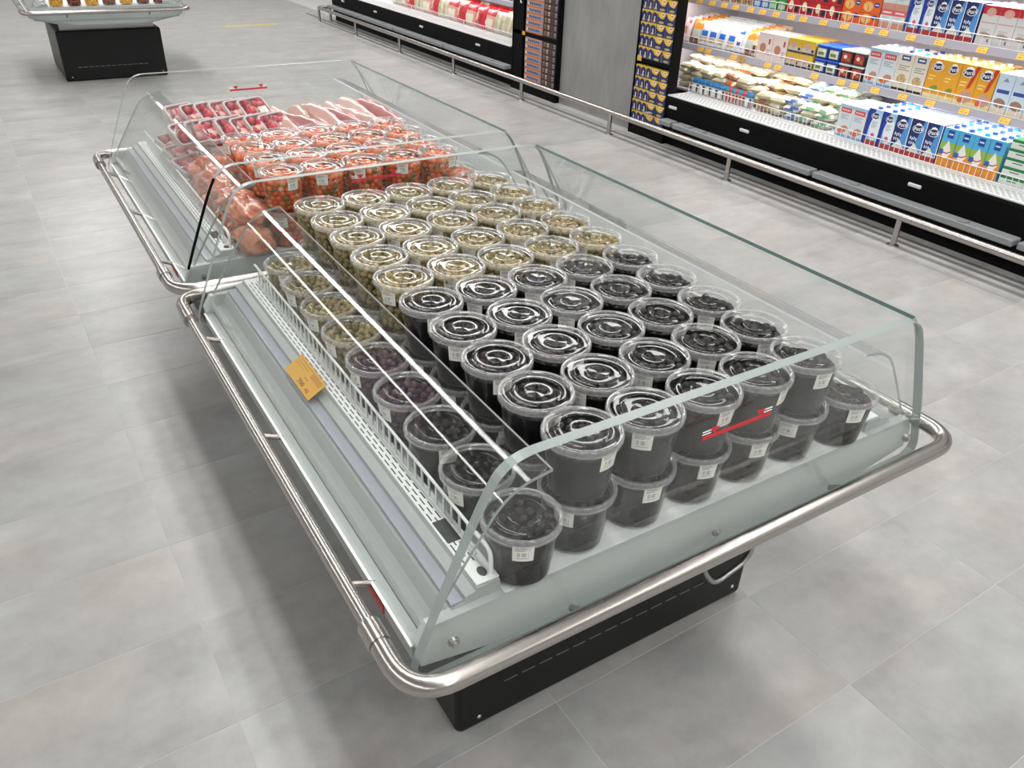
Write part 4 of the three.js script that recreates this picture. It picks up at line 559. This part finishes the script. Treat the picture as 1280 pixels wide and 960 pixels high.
const BAG = {
  orangeBag: bagMat(bagTex('#cfc4b4', [['#d98a2a', 0, 0, 1, 0.42], ['#b7c0b4', 0, 0.42, 1, 0.4], ['#7a3f22', 0.1, 0.8, 0.8, 0.2]])),
  blueBag: bagMat(bagTex('#d3d9da', [['#2f6cc0', 0.18, 0.42, 0.64, 0.22], ['#b9c4b8', 0.1, 0.05, 0.8, 0.2], ['#c2a878', 0.2, 0.68, 0.6, 0.2]])),
  whiteBlue: bagMat(bagTex('#dfe3e6', [['#2f62b8', 0.2, 0.12, 0.5, 0.16], ['#3a4f9a', 0.15, 0.6, 0.4, 0.14], ['#b9c2cc', 0.7, 0, 0.1, 1]])),
  beigeBag: bagMat(bagTex('#d2bfa2', [['#b98a4c', 0.1, 0.1, 0.7, 0.25], ['#5a3b28', 0.1, 0.6, 0.35, 0.3], ['#cfa088', 0.5, 0.6, 0.4, 0.25]])),
  pinkBag: bagMat(bagTex('#e3cfc8', [['#c78b78', 0.2, 0.4, 0.5, 0.3], ['#b45a50', 0.6, 0.1, 0.3, 0.15]])),
  cheese: bagMat(bagTex('#cfc6a8', [['#6f68a8', 0.05, 0.72, 0.9, 0.2], ['#d9d2b8', 0.1, 0.3, 0.6, 0.3]])),
  cheesePlain: bagMat(bagTex('#d3cdb6', [['#c4bc9e', 0.0, 0.0, 1, 0.2], ['#dcd8c8', 0.2, 0.4, 0.5, 0.25]])),
  cheeseOrange: bagMat(bagTex('#d9b08e', [['#c8603a', 0.1, 0.0, 0.8, 0.12], ['#e0c8ae', 0.2, 0.5, 0.6, 0.3]])),
  cheeseBrown: bagMat(bagTex('#c0a078', [['#8d6a48', 0.2, 0.0, 0.5, 0.1], ['#d8c8a8', 0.2, 0.4, 0.5, 0.3]])),
  cheeseGreen: bagMat(bagTex('#d2d4c0', [['#6aa27a', 0.1, 0.0, 0.5, 0.1], ['#e0e2d6', 0.2, 0.4, 0.5, 0.3]])),
  cheeseBlue: bagMat(bagTex('#d4d6d4', [['#4a6aa8', 0.1, 0.0, 0.5, 0.1], ['#e2e4e4', 0.2, 0.4, 0.5, 0.3]])),
  pouch: bagMat(bagTex('#b9b4aa', [['#2a6a9a', 0, 0, 1, 0.34], ['#e0e0da', 0.3, 0.4, 0.3, 0.5], ['#1c2a4a', 0.7, 0.4, 0.2, 0.5]])),
  pouchRed: bagMat(bagTex('#b9b0a6', [['#2a7a92', 0, 0, 0.6, 0.34], ['#c03040', 0.6, 0, 0.4, 0.34], ['#c23a3a', 0.3, 0.4, 0.3, 0.5], ['#4a2a2a', 0.7, 0.4, 0.2, 0.5]])),
  redBag: bagMat(bagTex('#c92a34', [['#e6c9a8', 0.25, 0.25, 0.2, 0.45], ['#a81c26', 0.6, 0.1, 0.2, 0.8]])),
  redPale: bagMat(bagTex('#d9a59a', [['#c92a34', 0, 0, 1, 0.3], ['#e6d9c4', 0.1, 0.45, 0.8, 0.4]])),
  creamBag: bagMat(bagTex('#d2ccb4', [['#c2b896', 0.1, 0.1, 0.3, 0.8], ['#b9ae8e', 0.6, 0.1, 0.2, 0.8]])),
};
const pg = { stand: [0, 1, 2].map((k) => pillow(0.093, 0.165, 0.048, k * 3.3)), loaf: [0, 1, 2, 3].map((k) => pillow(0.12, 0.098, 0.046, k * 5.1 + 9)), pouch: [0, 1].map((k) => pillow(0.085, 0.105, 0.03, k * 2.2 + 30)), far: [0, 1, 2].map((k) => pillow(0.2, 0.2, 0.1, k * 4.4 + 50)) };
const bagOf = (name, geo, mat, label, group, x, y, z, rx = 0, ry = 0, rz = 0) => { const m = single(name, geo, mat, label, name.includes('pouch') ? 'pouch' : 'bag', group, [x, y, z]); m.rotation.set(rx, ry, rz, 'YXZ'); return m; };
// standing bags on the lower shelf
[['pinkBag', 'brown and white', -4.9], ['orangeBag', 'orange topped', -4.79], ['blueBag', 'white and blue', -4.69], ['blueBag', 'pale blue', -4.6], ['blueBag', 'white', -4.51], ['blueBag', 'grey and blue', -4.42], ['whiteBlue', 'white leaning', -4.33], ['orangeBag', 'orange', -4.245], ['beigeBag', 'brown and beige', -4.175]].forEach(([k, w, z], i) => {
  for (let d = 0; d < 5; d++) bagOf('cheese_bag', pg.stand[(i + d) % 3], BAG[k], `${w} bag on the lower shelf, ${ORD[i]} from left, ${d ? ORD[d] + ' back' : 'front'}`, 'cheese bags on the lower shelf', XF + 0.045 + d * 0.06, SH1 + 0.001 + d * 0.006, z + rr(-0.006, 0.006), 0, rr(-0.12, 0.12), -0.25);
});
// pouches in front of the deck pile
for (let i = 0; i < 9; i++) bagOf('snack_pouch', pg.pouch[i % 2], BAG[i > 4 && i < 8 ? 'pouchRed' : 'pouch'], `small ${i > 4 && i < 8 ? 'red and teal' : 'dark blue'} pouch behind the deck guard, ${ORD[i]} from the left`, 'small pouches behind the deck guard', XD + 0.02, DECK + 0.001, (i < 2 ? -4.53 : -4.53) + i * 0.066, 0, rr(-0.1, 0.1), -0.1);
// pile of soft cheese packs on the deck
{
  const seq = ['cheese', 'cheese', 'cheesePlain', 'cheese', 'cheeseOrange', 'cheesePlain', 'cheesePlain', 'cheeseBrown', 'cheesePlain', 'cheeseBlue', 'cheeseGreen', 'cheeseGreen'], words = { cheese: 'cream pack with purple end', cheeseOrange: 'orange cheese pack', cheesePlain: 'plain cream cheese pack', cheeseBrown: 'brown cheese pack', cheeseBlue: 'white pack with blue end', cheeseGreen: 'white pack with green end' };
  seq.forEach((k0, i) => { for (let j = 0; j < 5; j++) {
    const back = i < 7 ? 0.075 : 0.0, top = [3, 4, 5, 5, 5][j] + (i < 6 && j < 2 ? 1 : 0), from = j > 1 ? top - 2 : 0;
    for (let l = from; l < top; l++) { const k = rnd() < 0.16 ? 'cheesePlain' : k0;
      const m = bagOf('cheese_pack', pg.loaf[(i + j * 2 + l) % 4], BAG[k], `${words[k]}, ${ORD[i]} deck heap from left, layer ${['one', 'two', 'three', 'four', 'five', 'six'][l]}, ${ORD[j]} row`, 'cheese packs piled on the deck', XD + 0.115 + back + j * 0.105 + rr(-0.008, 0.008), DECK + 0.024 + l * 0.041 + (j > 1 ? 0.004 : 0), -4.76 + i * 0.1245 + rr(-0.012, 0.012), 0, rr(-0.3, 0.3), Math.PI / 2 + rr(-0.16, 0.12));
    } } });
}
// farther cabinet: red and cream bags
for (let i = 0; i < 15; i++) for (let j = 0; j < 3; j++) {
  const z = -7.02 - i * 0.205, k = i < 3 ? 'creamBag' : i < 6 ? (i === 4 ? 'redBag' : 'redPale') : ['redBag', 'redPale', 'creamBag'][(i + j) % 3];
  bagOf('frozen_bag', pg.far[(i + j) % 3], BAG[k], `${k === 'creamBag' ? 'cream' : k === 'redBag' ? 'red' : 'pale red'} bag in the farther cabinet, ${ORD[i]} from the can column, ${j ? ORD[j] + ' row back' : 'front row'}`, 'bags in the farther cabinet', XD + 0.075 + j * 0.125, DECK + 0.001, z, 0, rr(-0.15, 0.15), -0.25);
}
for (let i = 0; i < 8; i++) bagOf('frozen_bag', pg.far[i % 3], BAG[i < 4 ? 'creamBag' : 'redPale'], `${i < 4 ? 'cream' : 'pale red'} bag on the lower shelf of the farther cabinet, ${ORD[i]} from the can column`, 'bags on the farther cabinet shelf', XF + 0.065, SH1 + 0.001, -7.0 - i * 0.205, 0, rr(-0.1, 0.1), -0.2);

renderer.render(scene, camera);
